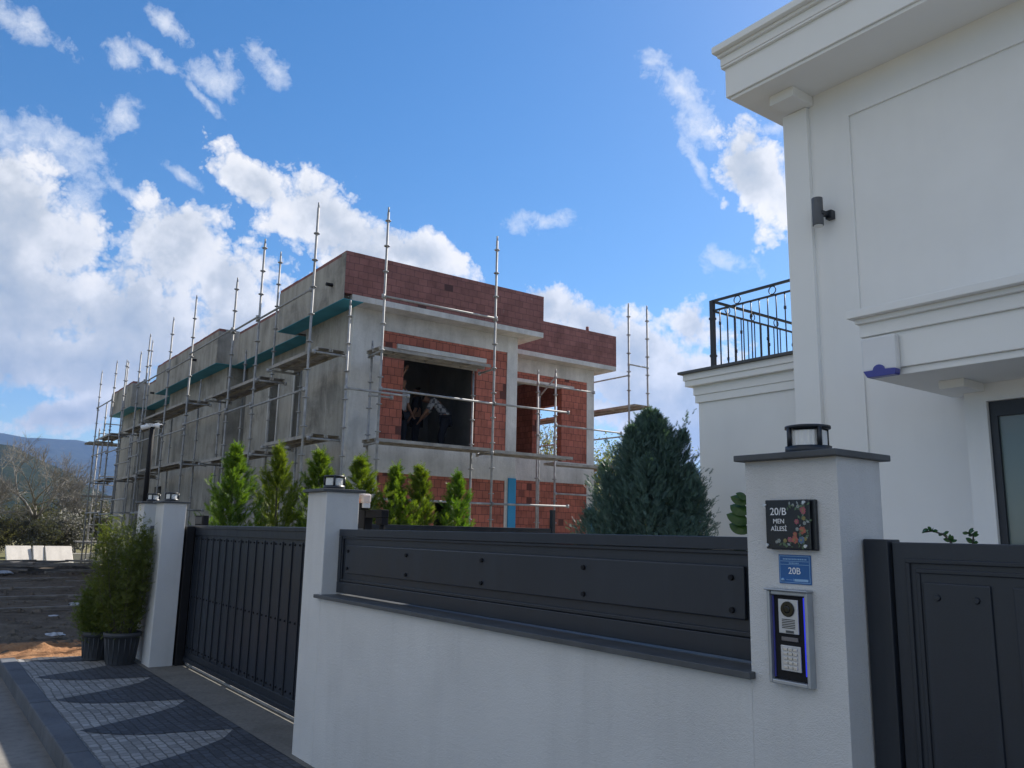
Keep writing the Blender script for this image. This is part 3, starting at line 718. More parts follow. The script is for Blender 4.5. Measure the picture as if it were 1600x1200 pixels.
def leaflet(cx, cz, a, l, m):
    c2_, s2_ = cos(a), sin(a); w = l * .25; y_ = pf - .0004 - rr.random() * .0006
    fb_.face([(cx, y_, cz), (cx + c2_*l*.5 - s2_*w, y_, cz + s2_*l*.5 + c2_*w), (cx + c2_*l, y_, cz + s2_*l), (cx + c2_*l*.5 + s2_*w, y_, cz + s2_*l*.5 - c2_*w)], m)
for k in range(60):
    u = rr.random()
    if k < 34: cx, cz = -1.643 + rr.gauss(0, .008), 1.588 + u * .125
    elif k < 52: cx, cz = -1.735 + u * .095, 1.583 + rr.gauss(0, .006)
    else: cx, cz = -1.705 + u * .06, 1.712 + rr.gauss(0, .004)
    leaflet(cx, cz, rr.uniform(0, 6.28), rr.uniform(.009, .018), 4 if rr.random() < .75 else 5)
for cx, cz, r, m in ((-1.643, 1.697, .0125, 0), (-1.641, 1.690, .010, 0), (-1.668, 1.657, .010, 0), (-1.640, 1.668, .008, 3), (-1.647, 1.628, .0145, 1), (-1.638, 1.652, .007, 5), (-1.667, 1.632, .007, 5), (-1.653, 1.596, .0135, 2), (-1.678, 1.597, .0145, 1), (-1.676, 1.615, .009, 1), (-1.697, 1.597, .010, 0), (-1.716, 1.593, .008, 3), (-1.637, 1.600, .007, 3), (-1.740, 1.592, .008, 5), (-1.750, 1.588, .006, 5), (-1.661, 1.708, .007, 5), (-1.680, 1.712, .006, 5)):
    flower(cx, cz, r, m)
fb_.build('flower_painting', FC, t, fix=False)

t = thing('address_plate', 'small blue enamel plate reading 20B under the dark plaque', 'sign', (-1.70, PY, 1.497))
b = MB(); b.box(-1.763, -1.638, PY - .004, PY - .0004, 1.449, 1.546); b.build('plate', M['platebl'], t, .001)
b = MB(); e0, e1, f0, f1, yy = -1.759, -1.642, 1.453, 1.542, PY - .0046
for q in ((e0, e1, f1 - .0015, f1), (e0, e1, f0, f0 + .0015), (e0, e0 + .0015, f0 + .0015, f1 - .0015), (e1 - .0015, e1, f0 + .0015, f1 - .0015), (e0 + .003, e1 - .003, 1.5235, 1.5250), (e0 + .003, e1 - .003, 1.5125, 1.5138)): b.box(q[0], q[1], yy, PY - .004, q[2], q[3])
b.build('border_lines', M['platelt'], t)
b = MB(); x = -1.745
while x < -1.655:      # the small street lines are too small to read: worn strokes
    w_ = rr.uniform(.003, .007); b.box(x, x + w_, yy, PY - .004, 1.529, 1.5335); x += w_ + .0022
x = -1.722
while x < -1.685:
    w_ = rr.uniform(.003, .005); b.box(x, x + w_, yy, PY - .004, 1.516, 1.5200); x += w_ + .002
b.box(-1.735, -1.711, yy, PY - .004, 1.4615, 1.4628); b.box(-1.7075, -1.7062, yy, PY - .004, 1.458, 1.467); b.box(-1.703, -1.650, yy, PY - .004, 1.458, 1.466)
b.lathe((-1.748, yy, 1.459), [(0, 0), (.007, 0), (.005, .006), (0, .009)], 10)
b.build('small_print', M['platelt'], t)
text('20B', .031, -1.7015, 1.4915, PY - .0042, M['wtext'], t)

t = thing('intercom', 'tall video door phone with round camera and keypad in a metal hood', 'intercom', (-1.716, PY, 1.27))
ix0, ix1, iz0, iz1 = -1.797, -1.638, 1.122, 1.425
b = MB(); d_ = PY - .034
b.box(ix0, ix0 + .012, d_, PY - .0005, iz0, iz1); b.box(ix1 - .012, ix1, d_, PY - .0005, iz0, iz1); b.box(ix0 + .012, ix1 - .012, d_, PY - .0005, iz0, iz0 + .014); b.box(ix0 - .004, ix1 + .004, d_ - .010, PY - .0005, iz1, iz1 + .007); b.box(ix0 + .012, ix1 - .012, d_ + .006, PY - .0005, iz1 - .014, iz1)
b.build('hood', M['alu'], t, .003)
b = MB(); b.box(ix0 + .0125, ix1 - .0125, PY - .016, PY - .0006, iz0 + .0145, iz1 - .0145); b.build('back_plate', M['black'], t)
b = MB(); b.box(ix1 - .0245, ix1 - .0165, PY - .021, PY - .0162, iz0 + .035, iz1 - .018); b.build('light_strip', M['led'], t)
b = MB(); b.box(ix0 + .0135, ix0 + .0185, PY - .020, PY - .0162, iz0 + .02, iz1 - .018); b.build('side_strip', M['bluepl'], t)
cx = (ix0 + ix1) / 2 - .002
b = MB(); b.box(cx - .040, cx + .037, PY - .022, PY - .0163, 1.286, 1.398); b.build('camera_panel', M['silver'], t, .002)
b = MB(); b.tube((cx - .002, PY - .0222, 1.366), (cx - .002, PY - .028, 1.366), .026, .024, 28); lens = b.build('lens', M['lens'], t)
b = MB(); b.tube((cx - .002, PY - .0281, 1.366), (cx - .002, PY - .0295, 1.366), .013, .009, 20); b.build('lens_dome', M['lens'], lens)
b = MB()
for k in range(6): b.box(cx - .026, cx + .024, PY - .0235, PY - .0221, 1.3035 + k * .0055, 1.3058 + k * .0055)
b.build('speaker_slots', M['black'], t)
b = MB(); b.box(cx - .012, cx + .018, PY - .0232, PY - .0221, 1.289, 1.297); b.build('badge', M['slate'], t)
b = MB(); b.box(cx - .032, cx + .032, PY - .021, PY - .0163, 1.262, 1.275); b.build('name_window', plain('grey_window', (.16, .15, .155), .3), t, .001)
b = MB(); b.box(cx - .036, cx + .041, PY - .022, PY - .0163, 1.166, 1.248); kp = b.build('keypad', M['silver'], t, .002)
for r in range(5):
    for c in range(3):
        kx, kz = cx - .016 + c * .0185, 1.178 + r * .0145
        b = MB(); b.box(kx - .0078, kx + .0078, PY - .0255, PY - .0221, kz - .0045, kz + .0045); b.build('key', M['chrome'], kp, .001)
# ================================================================== WHITE HOUSE
HX1 = 4.0     # the house runs on out of the picture to the right
t = H = thing('white_house', 'white rendered two storey house with deep cornice, canopy and roof terrace', 'house', (-1, 12, 0))
b = MB(); b.slab('y', 8.225, 8.35, -5.53, HX1, 0, 6.86, [], 0)
b.box(-5.53, -5.38, 8.3505, 17, 0, 6.86); b.box(-5.38, HX1, 16.85, 17, 0, 6.86); b.box(HX1 - .15, HX1, 8.3505, 16.849, 0, 6.86)
b.build('wall', M['housewhite'], H, .004)
# raised surround of the recessed panel on the front
b = MB(); b.slab('y', 8.20, 8.224, -5.2315, HX1, .0, 6.86, [(-4.73, 2.5, .4, 6.42)]); b.build('panel_surround', M['housewhite'], H, .004)
b = MB(); b.box(-5.56, -5.232, 8.14, 8.224, 0, 6.73); b.box(-5.565, -5.531, 8.2245, 8.45, 0, 6.73); b.build('pilaster', M['trim'], H, .006)
b = MB(); b.box(-5.50, -5.17, 7.80, 8.199, 6.735, 6.859); b.build('bracket', M['trim'], H, .004)
def cornice(name, x0, x1, steps, yback, z0, mat, side=True):
    """steps: (overhang in front/left, z bottom, z top)"""
    b = MB()
    for ox, fy, za, zb in steps: b.box(ox, x1, fy, yback, za, zb)
    return b.build(name, mat, H, .006)
cornice('cornice', 0, HX1 + .6, [(-5.837, 7.5, 6.86, 6.9), (-5.884, 7.47, 6.900200000000001, 7.287), (-5.92, 7.43, 7.2872, 7.316), (-5.916, 7.42, 7.3162, 7.424), (-5.933, 7.38, 7.424200000000001, 7.465), (-5.958, 7.31, 7.4652, 7.55)], 17.6, 6.86, M['trim'])
b = MB(); b.box(-5.908, HX1 + .5, 7.36, 17.5, 7.5505, 7.5700); b.build('roof_edge', M['slate'], H)
# canopy over the entrance, with the lower front wall
cornice('canopy', 0, HX1, [(-3.798, 6.7, 2.998, 3.058), (-3.835, 6.67, 3.0582, 3.369), (-3.851, 6.64, 3.3692, 3.486), (-3.866, 6.6, 3.4862, 3.531), (-3.903, 6.53, 3.5312, 3.602)], 8.16, 3.0, M['trim'])
b = MB(); b.slab('y', 7.6, 7.75, -3.436, HX1, 0, 2.9975, [(-3.25, -1.2, 0.02, 2.835)]); b.box(-3.436, -3.30, 7.7505, 8.16, 0, 2.9975); b.build('entrance_wall', M['housewhite'], H, .004)
b = MB(); b.box(-3.47, -3.255, 7.22, 7.599, 2.925, 2.9975); b.build('bracket', M['trim'], H, .003)
# glazed door
b = MB(); b.slab('y', 7.64, 7.71, -3.247, -1.203, .022, 2.832, [(-3.185, -2.28, .12, 2.70), (-2.17, -1.27, .12, 2.70)]); dr = b.build('door', M['anth2'], H, .003)
for xa, xb in ((-3.184, -2.281), (-2.169, -1.271)):
    b = MB(); b.box(xa, xb, 7.67, 7.68, .121, 2.699); b.build('pane', M['window'], dr)
b = MB(); b.box(-2.26, -2.23, 7.59, 7.639, 1.0, 1.45); b.build('handle', M['chrome'], dr, .004)
# terrace wing to the left
TY = 8.6
b = MB(); b.box(-7.39, -5.531, TY, 14.0, 0, 3.41); b.build('terrace_wall', M['housewhite'], H, .004)
b = MB(); b.box(-7.428, -5.531, TY - .03, 14.03, 3.4105, 3.515); b.box(-7.445, -5.531, TY - .045, 14.04, 3.5152, 3.64); b.box(-7.53, -5.531, TY - .12, 14.1, 3.6402, 3.72); b.box(-7.545, -5.531, TY - .14, 14.12, 3.7202, 3.81); b.build('terrace_cornice', M['trim'], H, .005)
b = MB(); b.box(-7.60, -5.531, TY - .19, 14.15, 3.8105, 3.846); b.build('terrace_cap', M['slate'], H, .003)
# wrought iron railing
rl = MB(); RZ0, RZ1, RZ2 = 3.858, 4.65, 4.79; rx0, rx1, ry0, ry1 = -7.07, -5.55, 8.55, 12.6
for z, h in ((RZ2, .022), (RZ1, .014)):
    rl.box(rx0, rx1, ry0 - .018, ry0 + .018, z - h, z + h * .3); rl.box(rx0 - .018, rx0 + .018, ry0 + .0185, ry1, z - h, z + h * .3)
rail = rl.build('railing', M['anth2'], H)
def bal(x, y, k, r=.008):
    q = MB(); q.tube((x, y, RZ0), (x, y, RZ1 - .012), r, n=6)
    if k % 2 == 0:
        z = (4.45, 4.02)[(k // 2) % 2]
        q.lathe((x, y, z), [(.008, -.025), (.02, -.018), (.012, -.006), (.022, 0), (.012, .008), (.02, .018), (.008, .025)], 8)
    q.build('baluster', M['anth2'], rail)
def ring(x, y, ax):
    q = MB(); n = 18; rc = .052; zc = (RZ1 + RZ2) / 2 - .006
    P = [Vector((x + cos(2*pi*i/n)*rc, y, zc + sin(2*pi*i/n)*rc)) if ax == 'x' else Vector((x, y + cos(2*pi*i/n)*rc, zc + sin(2*pi*i/n)*rc)) for i in range(n)]
    for i in range(n): q.tube(P[i], P[(i+1) % n], .007, n=5, caps=False)
    q.build('ring', M['anth2'], rail)
k = 0; x = rx0 + .125
while x < rx1: bal(x, ry0, k); x += .128; k += 1
k = 1; y = ry0 + .16
while y < ry1: bal(rx0, y, k); y += .15; k += 1
for i in range(3): ring(rx0 + .42 + i * .55, ry0, 'x')
for i in range(8): ring(rx0, ry0 + .32 + i * .55, 'y')
q = MB(); q.box(rx0 - .028, rx0 + .028, ry0 - .028, ry0 + .028, RZ0, RZ2); q.box(rx0 - .036, rx0 + .036, ry0 - .036, ry0 + .036, 4.00, 4.03); q.box(rx0 - .036, rx0 + .036, ry0 - .036, ry0 + .036, 4.52, 4.55); q.build('post', M['anth2'], rail)
q = MB(); q.box(rx0 - .028, rx0 + .028, ry1 - .028, ry1 + .028, RZ0, RZ2); q.build('post', M['anth2'], rail)
# things fixed to the house
t = thing('wall_lamp', 'dark grey cylinder wall lamp high on the white house', 'lamp', (-5.0, 8.16, 5.3))
b = MB(); b.box(-5.04, -4.96, 8.12, 8.199, 5.23, 5.33); b.build('mount', M['anth2'], t, .004)
b = MB(); b.tube((-5.07, 8.02, 5.14), (-5.07, 8.02, 5.47), .062, n=24); bd = b.build('body', plain('grey_lamp_paint', (.09, .095, .105), .5, 0, .1), t, .004)
b = MB(); b.tube((-5.07, 8.02, 5.139), (-5.07, 8.02, 5.128), .052, n=20); b.build('glass', M['frost'], bd)
b = MB(); b.box(-5.05, -4.99, 8.0, 8.121, 5.26, 5.30); b.build('arm', M['anth2'], t)
t = thing('alarm_box', 'white alarm siren box with blue lower edge on the canopy corner', 'alarm siren', (-3.66, 6.62, 3.18))
b = MB(); b.box(-3.815, -3.50, 6.585, 6.669, 3.03, 3.345); b.build('case', M['camwhite'], t, .022)
pr = [(-3.795, 3.045), (-3.76, 2.985), (-3.515, 2.985), (-3.505, 3.00), (-3.505, 3.04)] + [(-3.655 + .052 * cos(a), 3.045 + .045 * sin(a)) for a in [pi * i / 10 for i in range(11)]]
b = MB(); b.prism(pr, 'y', 6.570, 6.650); b.build('lower_lens', M['bluepl'], t, .004)

# ================================================================== UNFINISHED BRICK HOUSE
B = thing('brick_house', 'unfinished two storey house of red hollow brick and bare concrete', 'house', (-24, 10, 0))
XP, YP, XW, YWL, YR, YRW = -13.66, 6.064, -14.06, 6.475, 6.55, 6.965
ZS, ZT = 5.842, 6.777
X2P, X2W, YE1, YE2P, YE2 = -15.29, -15.68, 10.43, 14.58, 14.15
XL, XLP = -35.07, -35.47
# --- long plastered front: bays and recesses
bays = [(-16.4, XW), (-27.75, -21.80), (XL, -32.05)]
pbays = [(-17.05, XP), (-28.07, -21.45), (XLP, -31.68)]
recs = [(-21.80, -16.4), (-32.05, -27.75)]
precs = [(-21.45, -17.05), (-31.68, -28.07)]
for i, (a, c) in enumerate(bays):
    b = MB(); b.slab('y', YWL, YWL + .2, a, c - (.22 if i == 0 else 0), 0, ZS - .012)
    b.box(a, a + .2, YWL + .2005, YRW + .1, 0, ZS - .012)
    if i: b.box(c - .2, c, YWL + .2005, YRW + .1, 0, ZS - .012)
    b.build('front_wall', M['plaster'], B, .006)
holes = {0: [(-19.76, -19.13, 3.62, 5.17), (-18.12, -17.72, 3.42, 5.2), (-19.6, -18.6, .3, 2.95), (-18.1, -17.5, 1.2, 2.6)],
         1: [(-30.9, -30.3, 3.62, 5.17), (-29.4, -28.7, 3.42, 5.2), (-30.8, -29.8, .3, 2.95), (-29.0, -28.3, 1.2, 2.6)]}
for i, (a, c) in enumerate(recs):
    b = MB(); b.slab('y', YRW, YRW + .2, a + .201, c - .201, 0, ZS - .012, holes[i]); b.build('recess_wall', M['plaster'], B)
    for h in holes[i][:2]:
        b = MB()
        b.box(h[0] - .05, h[0] + .02, YRW - .03, YRW - .001, h[2] - .05, h[3] + .05); b.box(h[1] - .02, h[1] + .05, YRW - .03, YRW - .001, h[2] - .05, h[3] + .05)
        b.build('plaster_bead', M['conc'], B)
def parapet(a, c, y, top=ZT, rim=True):
    b = MB(); b.box(a, c, y, y + .18, ZS, top - .075); b.build('parapet', M['plaster'], B, .004)
    b = MB(); x = a + .003; q = random.Random(int(abs(a) * 10))
    while x < c - .01:
        w = min(q.uniform(.18, .5), c - x - .003); b.box(x, x + w, y + .012, y + .175, top - .0745 - q.choice((0, .0, .04)) * 0, top - q.choice((0, 0, .004, .012))); x += w + .002
    b.build('brick_rim', M['brickp'], B)
for a, c in pbays: parapet(a, c if c != XP else XP - .19, YP)
b = MB(); b.box(XP - .1895, XP + .001, YP, YP + .011, ZS, ZT - .03); b.build('plaster_edge', M['plaster'], B)
for a, c in precs: parapet(a + .19, c - .19, YR, ZT - .06)
for i, (a, c) in enumerate(pbays):
    for xx in ([a] if i == 0 else [a, c - .18] if i == 1 else [c - .18, a]):
        b = MB(); b.box(xx, xx + .18, YP + .1805, YR + .17, ZS, ZT - .075); b.box(xx + .004, xx + .176, YP + .185, YR + .17, ZT - .0745, ZT - .004); b.build('parapet_return', M['plaster'], B)
# blue insulation under the overhang on the street side
for a, c in pbays:
    b = MB(); b.box(a + .002, c - .002, YP + .002, YWL + (.0 if c == XP else .49), ZS - .010, ZS - .0005); b.build('soffit_board', M['blue'], B)
for a, c in precs:
    b = MB(); b.box(a + .002, c - .002, YR + .002, YRW, ZS - .010, ZS - .0005); b.build('soffit_board', M['blue'], B)
for x in (-14.2, -23.4, -30.4):
    b = MB(); b.tube((x, YP + .02 if x != -30.4 else YR + .02, 6.22), (x, (YP if x != -30.4 else YR) - .13, 6.22), .035, n=10); b.build('rain_spout', M['black'], B)
# --- roof slab and floors
b = MB(); b.box(XLP + .19, XP, YR + .181, YE1 + .4, ZS, ZS + .115); b.box(-17.0, XP, YP + .181, YR + .1805, ZS, ZS + .115); b.box(XLP + .19, X2P, YE1 + .4005, YE2P, ZS, ZS + .115); b.build('roof_slab', M['conc'], B, .006)
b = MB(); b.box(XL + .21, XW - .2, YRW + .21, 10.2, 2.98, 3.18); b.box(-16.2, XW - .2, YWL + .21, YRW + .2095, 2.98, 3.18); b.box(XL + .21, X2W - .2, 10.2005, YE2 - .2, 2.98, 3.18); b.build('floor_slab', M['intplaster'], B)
# --- brick side, first block (faces the white house)
ops1 = [(7.62, 9.36, 3.24, 5.2)]
b = MB(); b.box(XP - .185, XP, YP + .0115, YE1 + .395, ZS + .1155, ZT); b.build('parapet', M['brickp'], B)
b = MB(); b.box(XW - .2, XW, YWL + .003, 7.10, 0, ZS - .001); b.build('column', M['conc'], B, .005)
b = MB(); b.box(XW - .2, XW, 10.15, YE1, 0, ZS - .001); b.build('column', M['conc'], B, .005)
b = MB(); b.box(XW - .2, XW, 7.1005, 10.1495, 5.48, ZS - .001); b.build('roof_beam', M['conc'], B, .004)
b = MB(); b.box(XW - .2, XW + .006, 7.1005, 10.1495, 2.69, 3.24); b.build('floor_beam', M['conc'], B, .004)
b = MB(); b.slab('x', XW - .195, XW - .015, 7.1005, 10.1495, 3.2405, 5.4795, ops1); b.build('brick_wall', M['brick'], B)
b = MB(); b.slab('x', XW - .195, XW - .015, 7.1005, 10.1495, 0, 2.6895, [(8.45, 9.0, 1.35, 2.2)]); b.build('brick_wall', M['brick'], B)
b = MB(); b.box(XW - .19, XW + .035, 7.44, 9.58, 5.155, 5.25); b.build('lintel', M['conc'], B, .004)
b = MB(); b.box(XW + .001, XW + .03, 10.23, YE1 - .002, 0, 2.75); b.build('insulation_board', M['blue2'], B)
# step between the two blocks
b = MB(); b.slab('y', YE1 - .2, YE1 - .002, X2W, XW - .2005, 0, ZS - .001); b.build('side_wall', M['brick'], B)
b = MB(); b.box(X2P, XP - .1855, YE1 + .215, YE1 + .394, ZS + .1155, ZT - .002); b.build('parapet', M['brickp'], B)
# --- second block, set back
b = MB(); b.box(X2P - .18, X2P - .001, YE1 + .3955, YE2P, ZS + .1155, ZT); b.build('parapet', M['brickp'], B)
b = MB(); b.tube((X2P - .1, 13.65, ZT), (X2P - .1, 13.65, ZT + .13), .04, n=6); b.build('brick_stub', M['brickp'], B)
ops2 = [(11.35, 13.06, 3.38, 5.33)]
b = MB(); b.box(X2W - .2, X2W, 13.9, YE2, 0, ZS - .001); b.build('column', M['conc'], B, .005)
b = MB(); b.box(X2W - .2, X2W, YE1, 10.62, 0, ZS - .001); b.build('column', M['conc'], B, .005)
b = MB(); b.box(X2W - .2, X2W, 10.6205, 13.8995, 5.5, ZS - .001); b.build('roof_beam', M['conc'], B, .004)
b = MB(); b.box(X2W - .2, X2W + .006, 10.6205, 13.8995, 2.85, 3.38); b.build('floor_beam', M['conc'], B, .004)
b = MB(); b.slab('x', X2W - .195, X2W - .012, 10.6205, 13.8995, 3.3805, 5.4995, ops2); b.build('brick_wall', M['brick'], B)
b = MB(); b.slab('x', X2W - .195, X2W - .012, 10.6205, 13.8995, 0, 2.8495); b.build('brick_wall', M['brick'], B)
b = MB(); b.box(X2W - .19, X2W + .02, 11.1, 13.45, 5.25, 5.335); b.build('lintel', M['conc'], B, .004)
b = MB(); b.box(X2W + .001, X2W + .03, 13.93, YE2 - .002, 0, 2.28); b.build('insulation_board', M['blue2'], B)
# --- rear and far walls, partitions
b = MB(); b.slab('y', YE2 - .2, YE2, XL, X2W - .201, 0, ZS - .001, [(-18.05, -16.1, 3.28, 5.08), (-20.6, -18.9, 3.28, 5.2)]); b.build('rear_wall', M['brick'], B)
b = MB(); b.box(X2P - .1805, XLP, YE2P - .18, YE2P - .001, ZS + .1155, ZT); b.build('parapet', M['brickp'], B)
b = MB(); b.box(XL, XL + .2, YRW + .11, YE2 - .201, 0, ZS - .001); b.build('end_wall', M['plaster'], B)
b = MB(); b.box(XLP, XLP + .18, YR + .18, YE2P - .19, ZS, ZT); b.build('parapet', M['brickp'], B)
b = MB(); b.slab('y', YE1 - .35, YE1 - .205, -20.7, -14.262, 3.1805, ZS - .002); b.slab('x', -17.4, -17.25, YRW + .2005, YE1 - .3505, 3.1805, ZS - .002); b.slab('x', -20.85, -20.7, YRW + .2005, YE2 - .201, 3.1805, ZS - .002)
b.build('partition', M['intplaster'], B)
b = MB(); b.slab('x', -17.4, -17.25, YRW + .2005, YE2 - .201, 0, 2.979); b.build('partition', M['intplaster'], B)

# ================================================================== SCAFFOLDING
def pole(x, y, z0, z1, par, r=.024, lean=(0, 0)):
    b = MB(); b.tube((x, y, z0), (x + lean[0], y + lean[1], z1), r, n=8); z = z0 + .35
    while z < z1 - .1:
        f = (z - z0) / (z1 - z0); px, py = x + lean[0] * f, y + lean[1] * f
        b.tube((px, py, z - .008), (px, py, z + .008), r + .032, n=10); z += .5
    b.tube((x + lean[0], y + lean[1], z1), (x + lean[0], y + lean[1], z1 + .10), r * .72, n=8)
    b.lathe((x, y, z0), [(0, 0), (.06, 0), (.06, .012), (0, .012)], 8); return b.build('pole', M['steel'], par)
def bar(p, q, par, r=.021):
    b = MB(); b.tube(p, q, r, n=8); p, q = Vector(p), Vector(q)
    for c in (p, q): b.tube(c - Vector((0, 0, .035)), c + Vector((0, 0, .035)), r + .012, n=8)
    return b.build('rail', M['steel'], par)
def deck(x0, x1, y0, y1, z, par, axis='x', n=2):
    """steel trimmed planks with hooks underneath"""
    b = MB()
    lo, hi = (y0, y1) if axis == 'x' else (x0, x1); w = (hi - lo) / n
    for k in range(n):
        a, c = lo + k * w + .006, lo + (k + 1) * w - .006
        if axis == 'x':
            b.box(x0, x1, a, c, z - .012, z); b.box(x0, x1, a, a + .03, z - .06, z - .0125); b.box(x0, x1, c - .03, c, z - .06, z - .0125)
            m = 3
            for i in range(m): xx = x0 + (x1 - x0) * (i + .5) / m; b.box(xx - .02, xx + .02, a + .031, c - .031, z - .05, z - .0125)
        else:
            b.box(a, c, y0, y1, z - .012, z); b.box(a, a + .03, y0, y1, z - .06, z - .0125); b.box(c - .03, c, y0, y1, z - .06, z - .0125)
            m = 3
            for i in range(m): yy = y0 + (y1 - y0) * (i + .5) / m; b.box(a + .031, c - .031, yy - .02, yy + .02, z - .05, z - .0125)
    return b.build('plank', M['board'], par)
# front
t = A = thing('scaffolding', 'long steel scaffold along the grey plastered front of the unfinished house', 'scaffold', (-24, 5.6, 0), 'steel scaffolds round the unfinished house')
YO, YI = 5.35, 5.95
outer = [(-13.40, 7.42), (-16.17, 7.53), (-17.80, 7.10), (-21.15, 7.45), (-23.35, 7.32), (-26.1, 7.35), (-27.15, 6.98), (-29.2, 7.05), (-31.0, 7.3), (-33.7, 7.35)]
for x, zt in outer: pole(x, YO, 0, zt - .08, A, lean=(random.uniform(-.05, .05), 0))
for x, zt in ((-13.08, 5.55), (-15.2, 4.75), (-16.85, 7.5), (-18.7, 5.6), (-20.4, 4.8), (-22.3, 5.4), (-25.0, 4.8), (-28.55, 7.62), (-30.5, 4.9), (-32.2, 7.5), (-34.4, 7.6)): pole(x, YI, 0, zt, A, r=.022)
segs = [(-15.45, -13.12, 4.72, 3.21), (-19.6, -16.0, 4.62, 3.12), (-26.1, -21.2, 4.76, 3.22), (-29.3, -26.2, 4.66, 3.10), (-33.7, -30.9, 4.75, 3.2)]
for a, c, zu, zl in segs:
    deck(a, c, YO + .03, YI - .02, zu, A); deck(a, c, YO + .03, YI - .02, zl, A)
    for z in (zu, zl):
        bar((a + .05, YO, z - .09), (a + .05, YI, z - .09), A); bar((c - .03, YO, z - .09), (c - .03, YI, z - .09), A)
xs = [x for x, _ in outer]
for z, sel in ((5.86, (0, 1, 2, 3, 4, 5, 8)), (4.05, (0, 1, 2, 3, 4, 5, 6, 7, 8)), (1.95, (0, 1, 3, 4, 6, 7, 8)), (3.6, (5, 6)), (2.45, (6, 7))):
    for i in sel: bar((xs[i], YO - .03, z + .06 * ((i * 7) % 3 - 1)), (xs[i + 1], YO - .03, z + .06 * ((i * 7) % 3 - 1)), A)
for i in (1, 3, 5, 7): bar((xs[i], YO, 2.0), (xs[i], YI, 2.0), A)
bar((-13.08, YI, 4.05), (-13.08, 7.2, 4.05), A)
# far end tower
t = A2 = thing('scaffolding', 'narrow steel scaffold tower past the far end of the unfinished house', 'scaffold', (-36.4, 6.6, 0), 'steel scaffolds round the unfinished house')
for x, y, zt in ((-35.9, 6.0, 6.4), (-36.9, 6.0, 5.4), (-35.9, 7.4, 5.0), (-36.9, 7.4, 5.0), (-36.4, 8.6, 5.0)): pole(x, y, 0, zt, A2, r=.028)
for z in (4.85, 2.75, .95): deck(-36.9, -35.88, 5.5, 7.45, z, A2, 'y')
for z in (3.5, 1.9, 5.6, .5):
    bar((-35.9, 6.0, z), (-35.9, 7.4, z), A2); bar((-36.9, 6.0, z - .3), (-36.9, 7.4, z - .3), A2)
# brick side
t = A3 = thing('scaffolding', 'steel scaffold with planks in front of the red brick side and its window', 'scaffold', (-13.3, 10, 0), 'steel scaffolds round the unfinished house')
for x, y, zt in ((-13.15, 6.65, 7.52), (-13.15, 9.17, 7.55), (-13.75, 6.75, 5.05), (-13.72, 9.05, 4.80)): pole(x, y, 0, zt, A3)
for x, y, zt in ((-14.75, 11.55, 5.28), (-14.75, 12.08, 5.38), (-15.2, 11.95, 4.9)): pole(x, y, 0, zt, A3)
deck(-13.72, -13.18, 6.62, 9.12, 4.93, A3, 'y'); deck(-13.72, -13.18, 6.62, 9.2, 3.24, A3, 'y'); deck(-13.72, -13.18, 9.25, 11.3, 3.22, A3, 'y'); deck(-15.2, -14.8, 12.1, 14.55, 3.26, A3, 'y')
for z in (4.13, 2.15): bar((-13.12, 6.65, z), (-13.12, 9.17, z), A3); bar((-13.12, 9.17, z), (-13.12, 11.1, z + .02), A3)
bar((-14.72, 12.08, 4.12), (-14.72, 14.2, 4.12), A3); bar((-14.72, 12.08, 2.52), (-14.72, 14.3, 2.52), A3); bar((-14.75, 11.55, 5.05), (-14.75, 13.3, 5.05), A3); bar((-15.2, 11.95, 4.85), (-14.75, 12.08, 5.28), A3)
for y in (6.65, 9.17):
    for z in (4.84, 3.15): bar((-13.15, y, z), (-13.75, y + .05, z), A3)
bar((-13.75, 6.75, 4.1), (-13.72, 7.2, 4.1), A3)
bar((-13.1, 6.6, 5.86), (-13.1, 9.15, 5.88), A3)
# behind
t = A4 = thing('scaffolding', 'steel scaffold behind the house, its two end poles against the clouds', 'scaffold', (-17, 15.2, 0), 'steel scaffolds round the unfinished house')
for x, y, zt in ((-15.15, 14.9, 7.62), (-15.15, 15.6, 7.68), (-18.2, 14.9, 5.5), (-18.2, 15.6, 5.5), (-21, 14.9, 5.5)): pole(x, y, 0, zt, A4, r=.027)
deck(-21, -15.0, 14.95, 15.55, 4.98, A4); deck(-21, -15.0, 14.95, 15.55, 3.42, A4)
for z in (5.75, 4.15, 2.5): bar((-21, 14.9, z), (-15.15, 14.9, z), A4)
bar((-15.15, 14.9, 6.05), (-15.15, 15.6, 6.05), A4)
